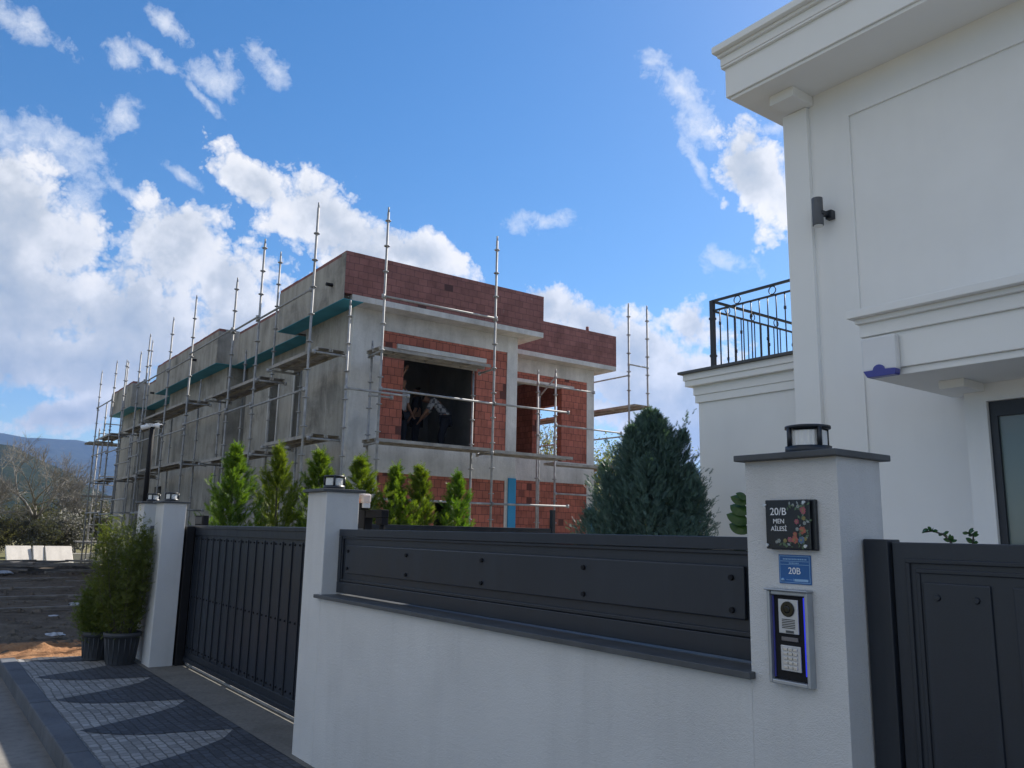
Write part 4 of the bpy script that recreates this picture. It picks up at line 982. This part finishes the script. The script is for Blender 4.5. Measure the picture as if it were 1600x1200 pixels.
# ================================================================== PEOPLE INSIDE THE FIRST FLOOR ROOM
def skin(name, pts, edges, mat, parent, sub=2):
    """one continuous surface grown round a skeleton; pts: list of (x,y,z,radius[,radius2])"""
    o0 = ORG[parent.name]
    me = bpy.data.meshes.new(name); me.from_pydata([tuple(Vector(p[:3]) - o0) for p in pts], edges, []); me.materials.append(mat)
    o = bpy.data.objects.new(name, me); COL.objects.link(o); o.parent = parent; ORG[o.name] = o0
    md = o.modifiers.new('Skin', 'SKIN'); md.use_smooth_shade = True
    if not me.skin_vertices: me.attributes
    sv = me.skin_vertices[0].data
    for i, p in enumerate(pts): sv[i].radius = (p[3], p[4] if len(p) > 4 else p[3]); sv[i].use_root = (i == 0)
    sb = o.modifiers.new('Sub', 'SUBSURF'); sb.levels = sub; sb.render_levels = sub
    return o
def person(label, base, ang, J, shirt, trousers=None):
    """J: joints in body space (x right, y forward, z up)"""
    t = thing('person', label, 'person', base, 'people inside the unfinished house')
    ca, sa = cos(ang), sin(ang)
    def w(p, r, r2=None):
        x, y, z = p; q = (base[0] + x * ca - y * sa, base[1] + x * sa + y * ca, base[2] + z, r); return q + ((r2,) if r2 else ())
    g = J
    names = ['pelvis', 'waist', 'chest', 'neck', 'head', 'crown', 'shl', 'ell', 'wrl', 'hal', 'shr', 'elr', 'wrr', 'har', 'hil', 'knl', 'anl', 'tol', 'hir', 'knr', 'anr', 'tor']
    rad = [(.13, .10), (.12, .09), (.15, .10), (.055,), (.082, .095), (.07, .08), (.06,), (.042,), (.03,), (.034, .02), (.06,), (.042,), (.03,), (.034, .02), (.09,), (.062,), (.042,), (.04,), (.09,), (.062,), (.042,), (.04,)]
    E_ = [('pelvis', 'waist'), ('waist', 'chest'), ('chest', 'neck'), ('neck', 'head'), ('head', 'crown'), ('chest', 'shl'), ('shl', 'ell'), ('ell', 'wrl'), ('wrl', 'hal'), ('chest', 'shr'), ('shr', 'elr'), ('elr', 'wrr'), ('wrr', 'har'), ('pelvis', 'hil'), ('hil', 'knl'), ('knl', 'anl'), ('anl', 'tol'), ('pelvis', 'hir'), ('hir', 'knr'), ('knr', 'anr'), ('anr', 'tor')]
    pts = [w(g[n], *r) for n, r in zip(names, rad)]; ed = [(names.index(a), names.index(b)) for a, b in E_]
    # five fingers on each hand
    for side in ('l', 'r'):
        hi = names.index('ha' + side); wr, ha = Vector(g['wr' + side]), Vector(g['ha' + side]); d = (ha - wr).normalized(); s_ = d.cross(Vector((0, 1, .2))).normalized()
        for k in range(5):
            off = s_ * ((k - 2) * .017); ln = (.05, .075, .085, .078, .06)[k]
            a_ = ha + off * .9 + d * .015; b_ = a_ + d * ln + off * .5 + Vector((0, .012, 0))
            i0 = len(pts); pts += [w(a_, .009), w(b_, .006)]; ed += [(hi, i0), (i0, i0 + 1)]
    body = skin('body', pts, ed, M['skin'], t)
    cl = ['waist', 'chest', 'shl', 'ell', 'shr', 'elr']
    P = [w(Vector(g['pelvis']) * 1.12 - Vector(g['waist']) * .12, .165, .135), w(g['waist'], .145, .115), w(g['chest'], .172, .122), w(Vector(g['neck']) * .6 + Vector(g['chest']) * .4, .085), w(g['shl'], .078), w(Vector(g['ell']), .06), w(g['shr'], .078), w(g['elr'], .06)]
    skin('shirt', P, [(0, 1), (1, 2), (2, 3), (2, 4), (4, 5), (2, 6), (6, 7)], shirt, t)
    P = [w(g['pelvis'], .152, .12), w(g['hil'], .105), w(g['knl'], .078), w(Vector(g['anl']) + Vector((0, 0, .03)), .062), w(g['hir'], .105), w(g['knr'], .078), w(Vector(g['anr']) + Vector((0, 0, .03)), .062)]
    skin('trousers', P, [(0, 1), (1, 2), (2, 3), (0, 4), (4, 5), (5, 6)], trousers or M['trouser'], t)
    h = Vector(g['head']); c = Vector(g['crown']); u = (c - h).normalized()
    P = [w(h + u * .03 + Vector((0, -.035, 0)), .095, .10), w(c + u * .015 + Vector((0, -.012, 0)), .084, .098)]
    skin('hair', P, [(0, 1)], M['hair'], t)
    for s_ in (-1, 1):
        pass
    return t
stand = dict(pelvis=(0, 0, .92), waist=(0, 0, 1.08), chest=(0, .01, 1.30), neck=(0, .01, 1.45), head=(0, .03, 1.56), crown=(0, .03, 1.64),
             shl=(-.18, 0, 1.38), ell=(-.24, .02, 1.12), wrl=(-.22, .14, .92), hal=(-.21, .18, .86), shr=(.18, 0, 1.38), elr=(.24, .02, 1.12), wrr=(.22, .12, .92), har=(.21, .16, .86),
             hil=(-.10, 0, .86), knl=(-.11, .02, .48), anl=(-.11, -.01, .07), tol=(-.12, .14, .03), hir=(.10, 0, .86), knr=(.11, .02, .48), anr=(.11, -.01, .07), tor=(.12, .14, .03))
p1 = dict(stand); p1.update(shr=(.19, .03, 1.42), elr=(.28, .12, 1.58), wrr=(.24, .20, 1.74), har=(.22, .22, 1.80))
person('person in a white shirt and dark trousers with one arm raised at the window edge', (-15.3, 8.25, 3.18), radians(-60), p1, M['shirt'])
p2 = dict(stand); p2.update(pelvis=(0, -.12, .88), waist=(0, -.02, 1.03), chest=(0, .16, 1.20), neck=(0, .30, 1.27), head=(0, .39, 1.30), crown=(0, .46, 1.33), shl=(-.18, .20, 1.24), ell=(-.22, .34, 1.02), wrl=(-.15, .46, .86), hal=(-.12, .50, .80), shr=(.18, .20, 1.24), elr=(.23, .32, 1.02), wrr=(.16, .46, .88), har=(.13, .50, .82), hil=(-.10, -.08, .84), hir=(.10, -.08, .84))
person('person in a checked shirt bending forward inside the big window', (-15.3, 9.30, 3.18), radians(150), p2, M['check'])
person('person in dark clothes standing deeper in the room behind the window', (-16.1, 9.1, 3.18), radians(150), stand, M['jacket'])

# ================================================================== VEGETATION
def spray(b, p, d, up, L, W, rng, n=4, m=0):
    """a feathery frond: pointed leaflets on both sides of an axis"""
    side = d.cross(up)
    if side.length < 1e-4: side = d.orthogonal()
    side.normalize(); base = len(b.v); w = W * .16
    for k in range(n):
        t = k / n; c = p + d * (L * t); l = L * (.62 - .34 * t)
        for s in (-1, 1):
            e = c + d * (l * .75) + side * (s * W * (.75 - .4 * t)) + up * rng.uniform(-.08, .08) * L
            i = len(b.v); b.v += [tuple(c - d * w), tuple(c + d * w * 1.2), tuple(e)]; b.f.append((i, i + 1, i + 2)); b.m.append(m); b.sm.append(False)
    i = len(b.v); b.v += [tuple(p + side * w * .6), tuple(p - side * w * .6), tuple(p + d * L * 1.1)]; b.f.append((i, i + 1, i + 2)); b.m.append(m); b.sm.append(False)

def crown_conifer(h, prof, nb, nf, fl, rise, seed, lump=.3, start=.06, top=True, tight=.085, outer=.85, vary=.38):
    """prof(t) = radius at relative height t; branches rise outwards and carry fronds"""
    rng = random.Random(seed); b = MB(); ph = [rng.uniform(0, 6.28) for _ in range(6)]
    for i in range(nb):
        t = start + (1 - start) * ((i + rng.random()) / nb) ** .92; a = i * 2.39996 + rng.uniform(-.5, .5)
        lob = 1 + lump * sin(2 * a + ph[0] + 5 * t) * .6 + lump * sin(3 * a + ph[1] - 9 * t) * .5 + lump * sin(17 * t + ph[2]) * .45
        r = prof(t) * min(1.12, max(.5, lob)) * rng.uniform(1.10 - vary, 1.10)
        rs = rise * (.5 + .9 * t); dirn = Vector((cos(a), sin(a), rs)).normalized()
        st = Vector((0, 0, t * h - r * rs * .55)); Lb = r / max(.3, math.sqrt(1 - dirn.z ** 2))
        bend = Vector((0, 0, rng.uniform(.05, .35)))
        for k in range(nf):
            u = .22 + .82 * ((k + rng.random()) / nf) ** outer
            p = st + dirn * (Lb * u) + bend * (Lb * u * u) * .5 + Vector((rng.gauss(0, 1), rng.gauss(0, 1), rng.gauss(0, 1))) * (r * tight)
            d = (dirn + bend * u + Vector((rng.gauss(0, .42), rng.gauss(0, .42), rng.gauss(.1, .35)))).normalized()
            upv = Vector((rng.gauss(0, 1), rng.gauss(0, 1), rng.gauss(0, 1))).normalized()
            l = fl * rng.uniform(.6, 1.25) * (1.08 - .25 * u)
            spray(b, p, d, upv, l, l * .42, rng, 5)
    if top:
        for k in range(26):
            t = .86 + .17 * k / 26; a = rng.uniform(0, 6.28); d = Vector((cos(a) * .5, sin(a) * .5, 1)).normalized()
            spray(b, Vector((0, 0, t * h)), d, Vector((rng.gauss(0, 1), rng.gauss(0, 1), .2)).normalized(), fl * rng.uniform(.8, 1.3), fl * .4, rng)
    return b
def trunk_mb(h, r):
    b = MB(); n = 6
    for k in range(n):
        z0, z1 = h * k / n, h * (k + 1) / n
        b.tube((.01 * sin(k), .01 * cos(k * 2), z0), (.01 * sin(k + 1), .01 * cos(k * 2 + 2), z1), r * (1 - .85 * k / n), r * (1 - .85 * (k + 1) / n), 7, caps=False)
    return b
def prof_cyp(t): return .36 * (1.0 if t < .45 else 1 - .25 * (t - .45) / .25 if t < .70 else .75 * max(.04, 1 - (t - .70) / .29) ** .9)
protos = []; WS = (1.15, 1.12, 1.2, 1.4, 1.3, 1.32, 1.25)
GR = 'young cypress trees in a row behind the gate'
labs = ['young bright green cypress, leftmost of the row above the sliding gate', 'bright green cypress above the gate, second from the left with open lower branches', 'bright green cypress just behind the middle pillar, peeping over its left side', 'bright green cypress directly right of the middle pillar lantern', 'bright green cypress behind the gate guide bracket, fifth from the left', 'slim bright green cypress, last but one at the right end of the row', 'small bright green cypress at the right end of the row before the blue strip']
spec = [(3.12, 2.60, 0, 1.05), (3.72, 2.66, 1, .98), (4.27, 2.62, 2, 1.08), (4.88, 2.57, 0, 1.02), (5.34, 2.50, 1, .95), (5.82, 2.52, 2, .9), (6.36, 2.46, 0, .88)]
for i, (y, h, kind, w) in enumerate(spec):
    if len(protos) < 3:
        t = thing('cypress_tree', labs[i], 'tree', (0, 0, 0), GR)
        crown_conifer(2.5, prof_cyp, 92, 22, .125, 1.15, 11 + kind * 5, .75).build('crown', M['thuja'], t, fix=False)
        trunk_mb(2.45, .03).build('trunk', M['bark'], t, fix=False); protos.append(t)
        t.rotation_euler = (random.uniform(-.04, .04), random.uniform(-.05, .05), 0); t.location = (-10.95 + random.uniform(-.04, .04), y * 1.095 + .02, 0); t.scale = (w * WS[i], w * WS[i], (1.6 + (h - 1.6) * 1.095) / 2.60)
    else:
        dup(protos[kind], (-10.95 + random.uniform(-.04, .04), y * 1.095 + .02, 0), 1.3 * i, (w * WS[i], w * WS[i], (1.6 + (h - 1.6) * 1.095) / 2.60), labs[i]).rotation_euler = (random.uniform(-.05, .05), random.uniform(-.06, .06), 1.3 * i)
# big blue green conifer
t = thing('conifer', 'large bushy blue green conifer in front of the white terrace wall', 'tree', (-7.0, 7.25, 0))
def prof_jun(t):
    K = [(0, .45), (.3, .56), (.5, .58), (.62, .52), (.72, .42), (.82, .31), (.9, .20), (1.01, .04)]
    for (a, b_), (c, d) in zip(K, K[1:]):
        if a <= t <= c: return b_ + (d - b_) * (t - a) / (c - a)
    return .05
cb = crown_conifer(3.05, prof_jun, 620, 36, .085, .85, 5, .30, .26, True, .10, .5, .2)
rng = random.Random(9)
for k, (a, r0, z0, hh, rr_) in enumerate(((.2, .46, 1.25, .95, .26), (1.3, .42, 1.55, .9, .24), (2.5, .48, 1.3, 1.0, .26), (3.5, .50, 1.6, .85, .25), (4.5, .46, 1.2, 1.05, .28), (5.4, .48, 1.55, .9, .26), (.8, .28, 2.05, .8, .2), (3.0, .26, 2.0, .85, .2), (4.9, .3, 2.1, .75, .2), (5.9, .62, 1.0, .8, .26), (3.9, .64, 1.05, .8, .26), (2.0, .2, 2.3, .72, .16))):
    lo = crown_conifer(hh, lambda t, rr_=rr_: rr_ * (1 - .1 * t if t < .45 else max(.06, 1 - ((t - .45) / .56) ** 1.2)), 60, 16, .08, 1.1, 60 + k, .4, .05, True, .10, .6, .25)
    n0 = len(cb.v); lean = .28
    cb.v += [(x + cos(a) * (r0 + lean * z * .5), y + sin(a) * (r0 + lean * z * .5), z + z0) for x, y, z in lo.v]; cb.f += [tuple(i + n0 for i in f) for f in lo.f]; cb.m += lo.m; cb.sm += lo.sm
for a, r0, z0, ln in ((.3, .22, 2.45, .72), (2.3, .12, 2.65, .62), (4.1, .3, 2.2, .6), (5.4, .5, 1.4, .5), (1.2, .5, 1.3, .5), (3.4, .4, 1.9, .5), (2.7, .3, 2.3, .5), (5.9, .45, 1.2, .55)):   # plumes that stick out
    p = Vector((cos(a) * r0, sin(a) * r0, z0)); d = Vector((cos(a) * .45, sin(a) * .45, .95)).normalized()
    for k in range(44):
        q = p + d * (ln * k / 44) + Vector((rng.gauss(0, .03), rng.gauss(0, .03), 0)); dd = (d + Vector((rng.gauss(0, .5), rng.gauss(0, .5), rng.gauss(0, .3)))).normalized()
        spray(cb, q, dd, Vector((rng.gauss(0, 1), rng.gauss(0, 1), rng.gauss(0, 1))).normalized(), .085 * (1.15 - k / 70), .032, rng)
for q in cb.v: pass
crn = MB(); crn.v = [(x - 7.0, y + 7.25, z) for x, y, z in cb.v]; crn.f = cb.f; crn.m = cb.m; crn.sm = cb.sm; crn.build('crown', M['juniper'], t, fix=False)
tb = trunk_mb(2.8, .06); tb.v = [(x - 7.0, y + 7.25, z) for x, y, z in tb.v]; tb.build('trunk', M['bark'], t, fix=False)

# potted shrubs
def potted(cx, cy, pr, ph, h, wid, seed, label):
    t = thing('potted_shrub', label, 'potted shrub', (cx, cy, 0), 'shrubs in grey plastic pots')
    b = MB(); b.lathe((cx, cy, .004), [(0, 0), (pr * .78, 0), (pr * .80, .01), (pr * .97, ph - .05), (pr * 1.06, ph - .05), (pr * 1.07, ph), (pr * .98, ph), (pr * .95, ph - .04), (0, ph - .04)], 36)
    pot = b.build('pot', M['pot'], t)
    b = MB()
    for i in range(18):
        a = 2 * pi * i / 18; b.tube((cx + cos(a) * pr * .80, cy + sin(a) * pr * .80, .03), (cx + cos(a) * pr * .955, cy + sin(a) * pr * .955, ph - .06), .007, n=5)
    b.build('pot_ribs', M['pot'], pot)
    b = MB(); b.lathe((cx, cy, 0), [(0, ph - .03), (pr * .94, ph - .035)], 20); b.build('soil', M['soil'], t)
    rng = random.Random(seed); b = MB(); st = MB()
    for s in range(30):
        a = s * 2.4 + rng.uniform(-.3, .3); rr = rng.uniform(.15, 1) ** .6 * wid * .5; top = Vector((cx + cos(a) * rr, cy + sin(a) * rr, h * (1.0 - .22 * (rr / (wid * .5)) ** 2) * rng.uniform(.80, 1.0)))
        p0 = Vector((cx + cos(a) * .07, cy + sin(a) * .07, ph - .05)); mid = (p0 + top) / 2 + Vector((cos(a), sin(a), 0)) * rr * .35
        prev = p0
        for k in range(1, 11):
            u = k / 10; q = p0 * (1 - u) ** 2 + mid * 2 * u * (1 - u) + top * u * u
            if q.y > 2.42: q.y = 2.42
            st.tube(prev, q, .007 * (1.1 - u), .006 * (1.05 - u), 5, caps=False)
            for m_ in range(24 if k > 1 else 10):
                c = q + Vector((rng.gauss(0, .06), rng.gauss(0, .06), rng.gauss(0, .06)))
                if c.y > 2.40: c.y = 2.40 - rng.random() * .12
                d = Vector((rng.gauss(0, .7) + cos(a) * .3, rng.gauss(0, .7) + sin(a) * .3, rng.uniform(.0, 1.0))).normalized()
                spray(b, c, d, Vector((rng.gauss(0, 1), rng.gauss(0, 1), rng.gauss(0, 1))).normalized(), rng.uniform(.045, .085), .03, rng, 3)
            prev = q
    b.build('foliage', M['potleaf'], t, fix=False); st.build('stems', M['bark'], t, fix=False)
potted(-10.72, 2.23, .195, .36, 1.76, .84, 21, 'bushy green shrub in the nearer grey plastic pot beside the far gate pillar')
potted(-11.20, 2.04, .165, .33, .95, .34, 22, 'green shrub in a grey pot, half hidden behind the nearer potted shrub')

# camera pole
CX, CY = -11.575, 2.515
t = thing('camera_pole', 'slim black pole with two white security cameras standing on the farthest pillar', 'camera pole', (CX, CY, 1.907))
b = MB(); b.tube((CX, CY, 1.9075), (CX, CY, 2.90), .031, n=14); b.tube((CX, CY, 1.9075), (CX, CY, 1.92), .042, n=14); b.build('pole', M['black'], t)
b = MB(); b.tube((CX, CY, 2.9005), (CX, CY, 2.925), .034, n=14); b.box(CX - .03, CX + .03, CY - .06, CY + .06, 2.925, 2.94); b.build('bracket', M['camwhite'], t, .004)
def bullet(c, d):
    c = Vector(c); d = Vector(d).normalized(); q = MB()
    q.tube(c, c + d * .125, .027, .034, 16); body = q.build('camera', M['camwhite'], t, .008)
    q = MB(); q.tube(c + d * .126, c + d * .130, .027, n=16); q.build('lens', M['lens'], body)
    q = MB(); e = c + d * .06; q.box(e.x - .01, e.x + .01, e.y - .01, e.y + .01, e.z + .02, e.z + .045); q.build('mount', M['camwhite'], body)
bullet((CX, CY - .02, 2.915), (-.45, -.85, -.25)); bullet((CX + .01, CY + .03, 2.925), (.85, .40, -.16))

# small plant beside the near pillar, twigs above the pedestrian gate
t = thing('garden_plant', 'young plant with big round glossy leaves behind the dark panel', 'plant', (-2.28, 2.95, 0))
b = MB(); prev = Vector((-2.26, 2.95, 0))
for k in range(1, 8):
    q = Vector((-2.27 + .012 * sin(k), 2.95 + .01 * cos(k), .26 * k)); b.tube(prev, q, .008, .0075, 6, caps=False); prev = q
b.build('stem', M['bark'], t, fix=False)
b = MB(); rng = random.Random(4)
def roundleaf(b, p, d, L, W, up):
    d = d.normalized(); s = d.cross(up).normalized(); n = s.cross(d); pts = []
    for i in range(9):
        u = i / 8; w = W * math.sin(pi * u) ** .75 * (1 - .15 * u); pts.append((p + d * L * u + n * (.12 * L * sin(pi * u)), w))
    for (c, w), (c2, w2) in zip(pts, pts[1:]):
        b.face([c - s * w - n * w * .25, c, c2, c2 - s * w2 - n * w2 * .25], 0, True); b.face([c, c + s * w - n * w * .25, c2 + s * w2 - n * w2 * .25, c2], 0, True)
for z, a, L in ((1.62, 3.1, .10), (1.66, 3.4, .105), (1.70, 2.9, .10), (1.745, 3.3, .085), (1.775, 1.2, .07), (1.765, 4.2, .06), (1.66, .4, .06), (1.62, 5.6, .08), (1.55, 2.6, .1), (1.5, 4.5, .1), (1.45, 1, .1)):
    d = Vector((cos(a) * .8, sin(a) * .5 - .2, .35)); roundleaf(b, Vector((-2.27, 2.95, z)), d, L, L * .34, Vector((.15, -.75, .6)).normalized())
b.build('leaves', M['glossleaf'], t, fix=False)
def twig(pts, label, seed):
    t = thing('garden_shrub', label, 'shrub', (pts[0][0], pts[0][1], 0), 'shrub twigs above the pedestrian gate'); rng = random.Random(seed)
    b = MB(); l = MB(); base = Vector((pts[0][0], pts[0][1], 0)); b.tube(base, Vector(pts[0]), .008, .005, 5, caps=False)
    for p, q in zip(pts, pts[1:]): b.tube(p, q, .0035, .0028, 5, caps=False)
    for p in pts:
        for k in range(4): roundleaf(l, Vector(p), Vector((rng.gauss(0, 1), rng.gauss(0, .6), rng.uniform(-.2, .8))), rng.uniform(.018, .032), .008, Vector((.1, -.8, .55)))
    b.build('stem', M['bark'], t, fix=False); l.build('leaves', M['glossleaf'], t, fix=False)
twig([(-1.44, 3.0, 1.60), (-1.465, 3.0, 1.625), (-1.505, 3.0, 1.638), (-1.54, 3.0, 1.632)], 'thin leafy twig above the pedestrian gate, nearer the pillar', 1)
twig([(-1.365, 3.0, 1.60), (-1.362, 3.0, 1.622), (-1.378, 3.0, 1.630)], 'small leafy twig above the pedestrian gate, nearer the glazed door', 2)
# inner fence between the plots
t = thing('garden_fence', 'low dark metal fence with a post in front of the brick side', 'fence', (-9.0, 6.7, 0))
b = MB(); b.box(-9.03, -8.97, 7.31, 7.37, 0, 1.93); b.build('post', M['anth2'], t, .004)
b = MB(); b.box(-9.02, -8.98, 4.0, 7.3095, 1.62, 1.672); b.box(-9.02, -8.98, 4.0, 7.3095, .15, .2); b.build('rail', M['anth2'], t, .003)
b = MB(); b.box(-9.005, -8.995, 4.0, 7.3095, .2005, 1.6195); b.build('sheet', M['anth'], t)

# bare trees, bushes and low concrete slabs beyond the site
def branch(b, p, d, L, r, depth, rng, spread=.55, grav=.06, twigs=None):
    n = 4; q = p
    for k in range(n):
        d = (d + Vector((rng.gauss(0, .13), rng.gauss(0, .13), rng.gauss(0, .08) + grav))).normalized(); e = q + d * (L / n)
        b.tube(q, e, r * (1 - .13 * k), r * (1 - .13 * (k + 1)), 6 if depth > 3 else 4 if depth > 1 else 3, caps=False); q = e
        if depth > 0 and k >= 1 and rng.random() < (.85 if depth < 4 else .5):
            ax = d.orthogonal().normalized(); ax.rotate(Matrix.Rotation(rng.uniform(0, 6.28), 3, d)); dd = (d + ax * rng.uniform(.5, 1.0) * spread * 1.7).normalized()
            branch(b, q, dd, L * rng.uniform(.55, .8), r * .5, depth - 1, rng, spread, grav, twigs)
    if depth > 0:
        for s in range(2):
            ax = d.orthogonal().normalized(); ax.rotate(Matrix.Rotation(rng.uniform(0, 6.28), 3, d)); dd = (d + ax * rng.uniform(.25, .8) * spread * 1.6).normalized()
            branch(b, q, dd, L * rng.uniform(.6, .85), r * .58, depth - 1, rng, spread, grav, twigs)
    elif twigs is not None: twigs.append(Vector(q))
def bare_tree(label, loc, L, r, depth, seed, mat, group, nstem=1, spread=.55, leafmat=None, leafn=0, leaf_l=.1):
    t = thing('bare_tree' if leafmat is None else 'tree', label, 'tree', (0, 0, 0), group); rng = random.Random(seed); b = MB(); tw = []
    for s in range(nstem):
        branch(b, Vector((rng.gauss(0, .15) * (nstem > 1), rng.gauss(0, .15) * (nstem > 1), -.1)), Vector((rng.gauss(0, .12), rng.gauss(0, .12), 1)), L, r, depth, rng, spread, .05, tw)
    b.build('branches', mat, t, fix=False)
    if leafmat:
        l = MB()
        for p in tw:
            for k in range(leafn):
                c = p + Vector((rng.gauss(0, .16), rng.gauss(0, .16), rng.gauss(0, .14))); d = Vector((rng.gauss(0, 1), rng.gauss(0, 1), rng.gauss(0, .8))).normalized(); s = d.orthogonal().normalized(); ll = leaf_l * rng.uniform(.6, 1.3)
                l.face([c, c + d * ll * .5 + s * ll * .28, c + d * ll, c + d * ll * .5 - s * ll * .28])
        l.build('leaves', leafmat, t, fix=False)
    t.location = loc; return t
GB = 'bare trees beyond the building site'
ba = bare_tree('large bare tree with spreading branches in front of the hills', (-47, 5.7, -.1), 2.1, .18, 6, 5, M['pale_bark'], GB, 1, .68)
bare_tree('bare tree with steep branches at the left edge of the picture', (-44, 2.0, -.1), 1.5, .15, 5, 8, M['pale_bark'], GB, 2, .5)
bare_tree('bare tree rising behind the olive bushes near the scaffold tower', (-56, 8.2, -.1), 1.6, .16, 5, 14, M['pale_bark'], GB, 2, .55)
GO = 'grey olive bushes beyond the low concrete slabs'
ob = bare_tree('grey green olive bush just behind the left end of the pale slabs', (-46, 3.2, -.1), .75, .06, 4, 31, M['pale_bark'], GO, 5, .8, M['olive'], 5, .12)
for k, (x, y, s, lab) in enumerate(((-46, 5.2, .95, 'grey green olive bush behind the middle of the pale concrete slabs'), (-47, 6.9, 1.05, 'grey green olive bush behind the right end of the pale slabs'), (-52, 9.2, 1.3, 'taller olive bush beside the foot of the scaffold tower'), (-54, 5.6, 1.35, 'olive bush in the second row under the large bare tree'), (-50, 1.6, 1.1, 'olive bush at the left edge of the picture below the hills'), (-62, 9.6, 1.5, 'distant olive bush partly hidden by the scaffold tower'))):
    dup(ob, (x, y, -.1), 1.9 * k + .6, s, lab)
GS = 'budding trees behind the brick house'
sb = bare_tree('budding yellow green tree seen between the brick house and the large conifer', (-18.6, 18.0, -.2), 1.75, .11, 4, 41, M['pale_bark'], GS, 3, .6, M['spring'], 6, .085)
sb.scale = (.95, .95, .95)
dup(sb, (-22.5, 18.2, -.2), 2.1, 1.12, 'budding yellow green tree seen through the window openings of the brick house')
dup(sb, (-15.6, 15.9, -.2), 4.0, .78, 'budding shrubby tree low beside the right corner of the brick house')

def slab_block(x, y, yaw_, L, h, tilt, label):
    t = thing('concrete_slab', label, 'concrete slab', (x, y, 0), 'pale concrete slabs at the edge of the site')
    b = MB(); b.box(-.08, .08, -L / 2, L / 2, 0, h); o = b.build('slab', M['barrier'], None, .02); o.parent = t; t.rotation_euler = (0, -tilt, yaw_); return t
slab_block(-38.0, 3.85, .05, .9, 1.05, radians(52), 'pale concrete slab lying tilted, leftmost beyond the dark earth')
slab_block(-37.9, 4.52, .02, .40, 1.02, radians(50), 'narrow pale concrete slab in the middle of the tilted slabs')
slab_block(-37.8, 5.24, .03, .98, 1.05, radians(52), 'pale concrete slab lying tilted, right of the narrow one')
slab_block(-40.5, 2.75, .12, .85, .95, radians(20), 'taller upright concrete slab at the left edge of the picture')
t = thing('site_wall', 'low grey concrete wall behind the scaffold feet at the site edge', 'wall', (-39.5, 7.5, 0))
b = MB(); b.box(-39.6, -39.4, 5.9, 10.5, -.1, .38); b.build('wall_body', M['barrier'], t, .01)

# debris on the earth
rng = random.Random(12)
GW = 'planks and battens lying on the building site'
dz = .02
for x, y, a, L, lab in ((-18.0, 2.0, 1.50, 2.3, 'long grey plank lying across the dark earth behind the shrubs'), (-20.8, 2.55, 1.48, 1.5, 'short weathered plank on the dark earth, beyond the long plank'), (-20.6, 3.6, 1.62, 1.0, 'thin batten on the earth close to the potted shrub tops'), (-23.5, 2.7, 1.45, 1.9, 'grey batten on the earth halfway to the pale slabs'), (-27.5, 3.2, 1.5, 2.2, 'plank on the earth near the far stack of timber'), (-26.0, 4.6, 1.4, 1.6, 'dark plank on the earth near the scaffold feet')):
    b = MB(); b.box(-L / 2, L / 2, -.06, .06, 0, .035); o = b.build('plank', M['wood'], None, .004); o.location = (x, y, dz); o.rotation_euler = (.02, -.012, a); tag(o, lab, 'plank', GW)
t = thing('timber_stack', 'untidy dark stack of timber at the edge of the shade', 'timber stack', (-32.5, 4.0, 0))
for k in range(46):
    b = MB(); L = rng.uniform(1.0, 3.2); cx, cy, cz = -32.5 + rng.gauss(0, 1.6), 3.7 + rng.gauss(0, 1.5), .04 + rng.random() * .28; a = 1.5 + rng.gauss(0, .25)
    dx, dy = cos(a) * L / 2, sin(a) * L / 2; b.prism([(-.07, -.03), (.07, -.03), (.07, .03), (-.07, .03)], 'x', -L / 2, L / 2)
    mt = Matrix.Translation((cx, cy, cz)) @ Matrix.Rotation(a, 4, 'Z') @ Matrix.Rotation(rng.gauss(0, .05), 4, 'Y'); b.v = [tuple(mt @ Vector(p)) for p in b.v]; b.build('beam', M['wood'], t)
def scrap(x, y, s, label, seed):
    r = random.Random(seed); b = MB(); n = 7; g = {}
    for i in range(n + 1):
        for j in range(n + 1):
            u, v = i / n - .5, j / n - .5; z = .03 + .10 * max(0, .5 - abs(u) - abs(v) * .4) * 2 + r.gauss(0, .012); g[i, j] = len(b.v)
            b.v.append((x + u * s * .6 + r.gauss(0, .012), y + v * s + r.gauss(0, .012), max(.012, z * s * 2.2)))
    for i in range(n):
        for j in range(n): b.f.append((g[i, j], g[i+1, j], g[i+1, j+1], g[i, j+1])); b.m.append(0); b.sm.append(False)
    tag(b.build('plastic_scrap', M['scrap'], None, fix=False), label, 'plastic scrap', 'white plastic scraps on the earth')
scrap(-13.75, 1.95, .24, 'crumpled white plastic sheet nearest to the orange earth heap', 1)
scrap(-18.6, 3.0, .34, 'flat white plastic strip on the earth beside the shrub', 2)
scrap(-16.6, 2.3, .14, 'small white plastic scrap between the sheet and the plank', 3)
scrap(-15.9, 2.75, .13, 'small pale scrap close to the shrub', 4)
scrap(-30.5, 2.7, .5, 'bright white scrap near the timber stack', 7)
# rubble: loose stones, uncountable
b = MB()
for k in range(2200):
    x = -12.0 - 22 * rng.random() ** 1.4; y = rng.uniform(-1, 6.0); s = rng.uniform(.012, .055) * (2.2 if rng.random() < .06 else 1)
    base = len(b.v); 
    for q in ((1, 0, 0), (0, 1, 0), (-1, 0, 0), (0, -1, 0), (0, 0, 1)): b.v.append((x + q[0] * s * rng.uniform(.6, 1.2), y + q[1] * s * rng.uniform(.6, 1.2), q[2] * s * rng.uniform(.3, .75)))
    for q in ((0, 1, 4), (1, 2, 4), (2, 3, 4), (3, 0, 4)): b.f.append(tuple(base + i for i in q)); b.m.append(0); b.sm.append(False)
o = b.build('rubble', M['dirt'], None, fix=False); o['kind'] = 'stuff'
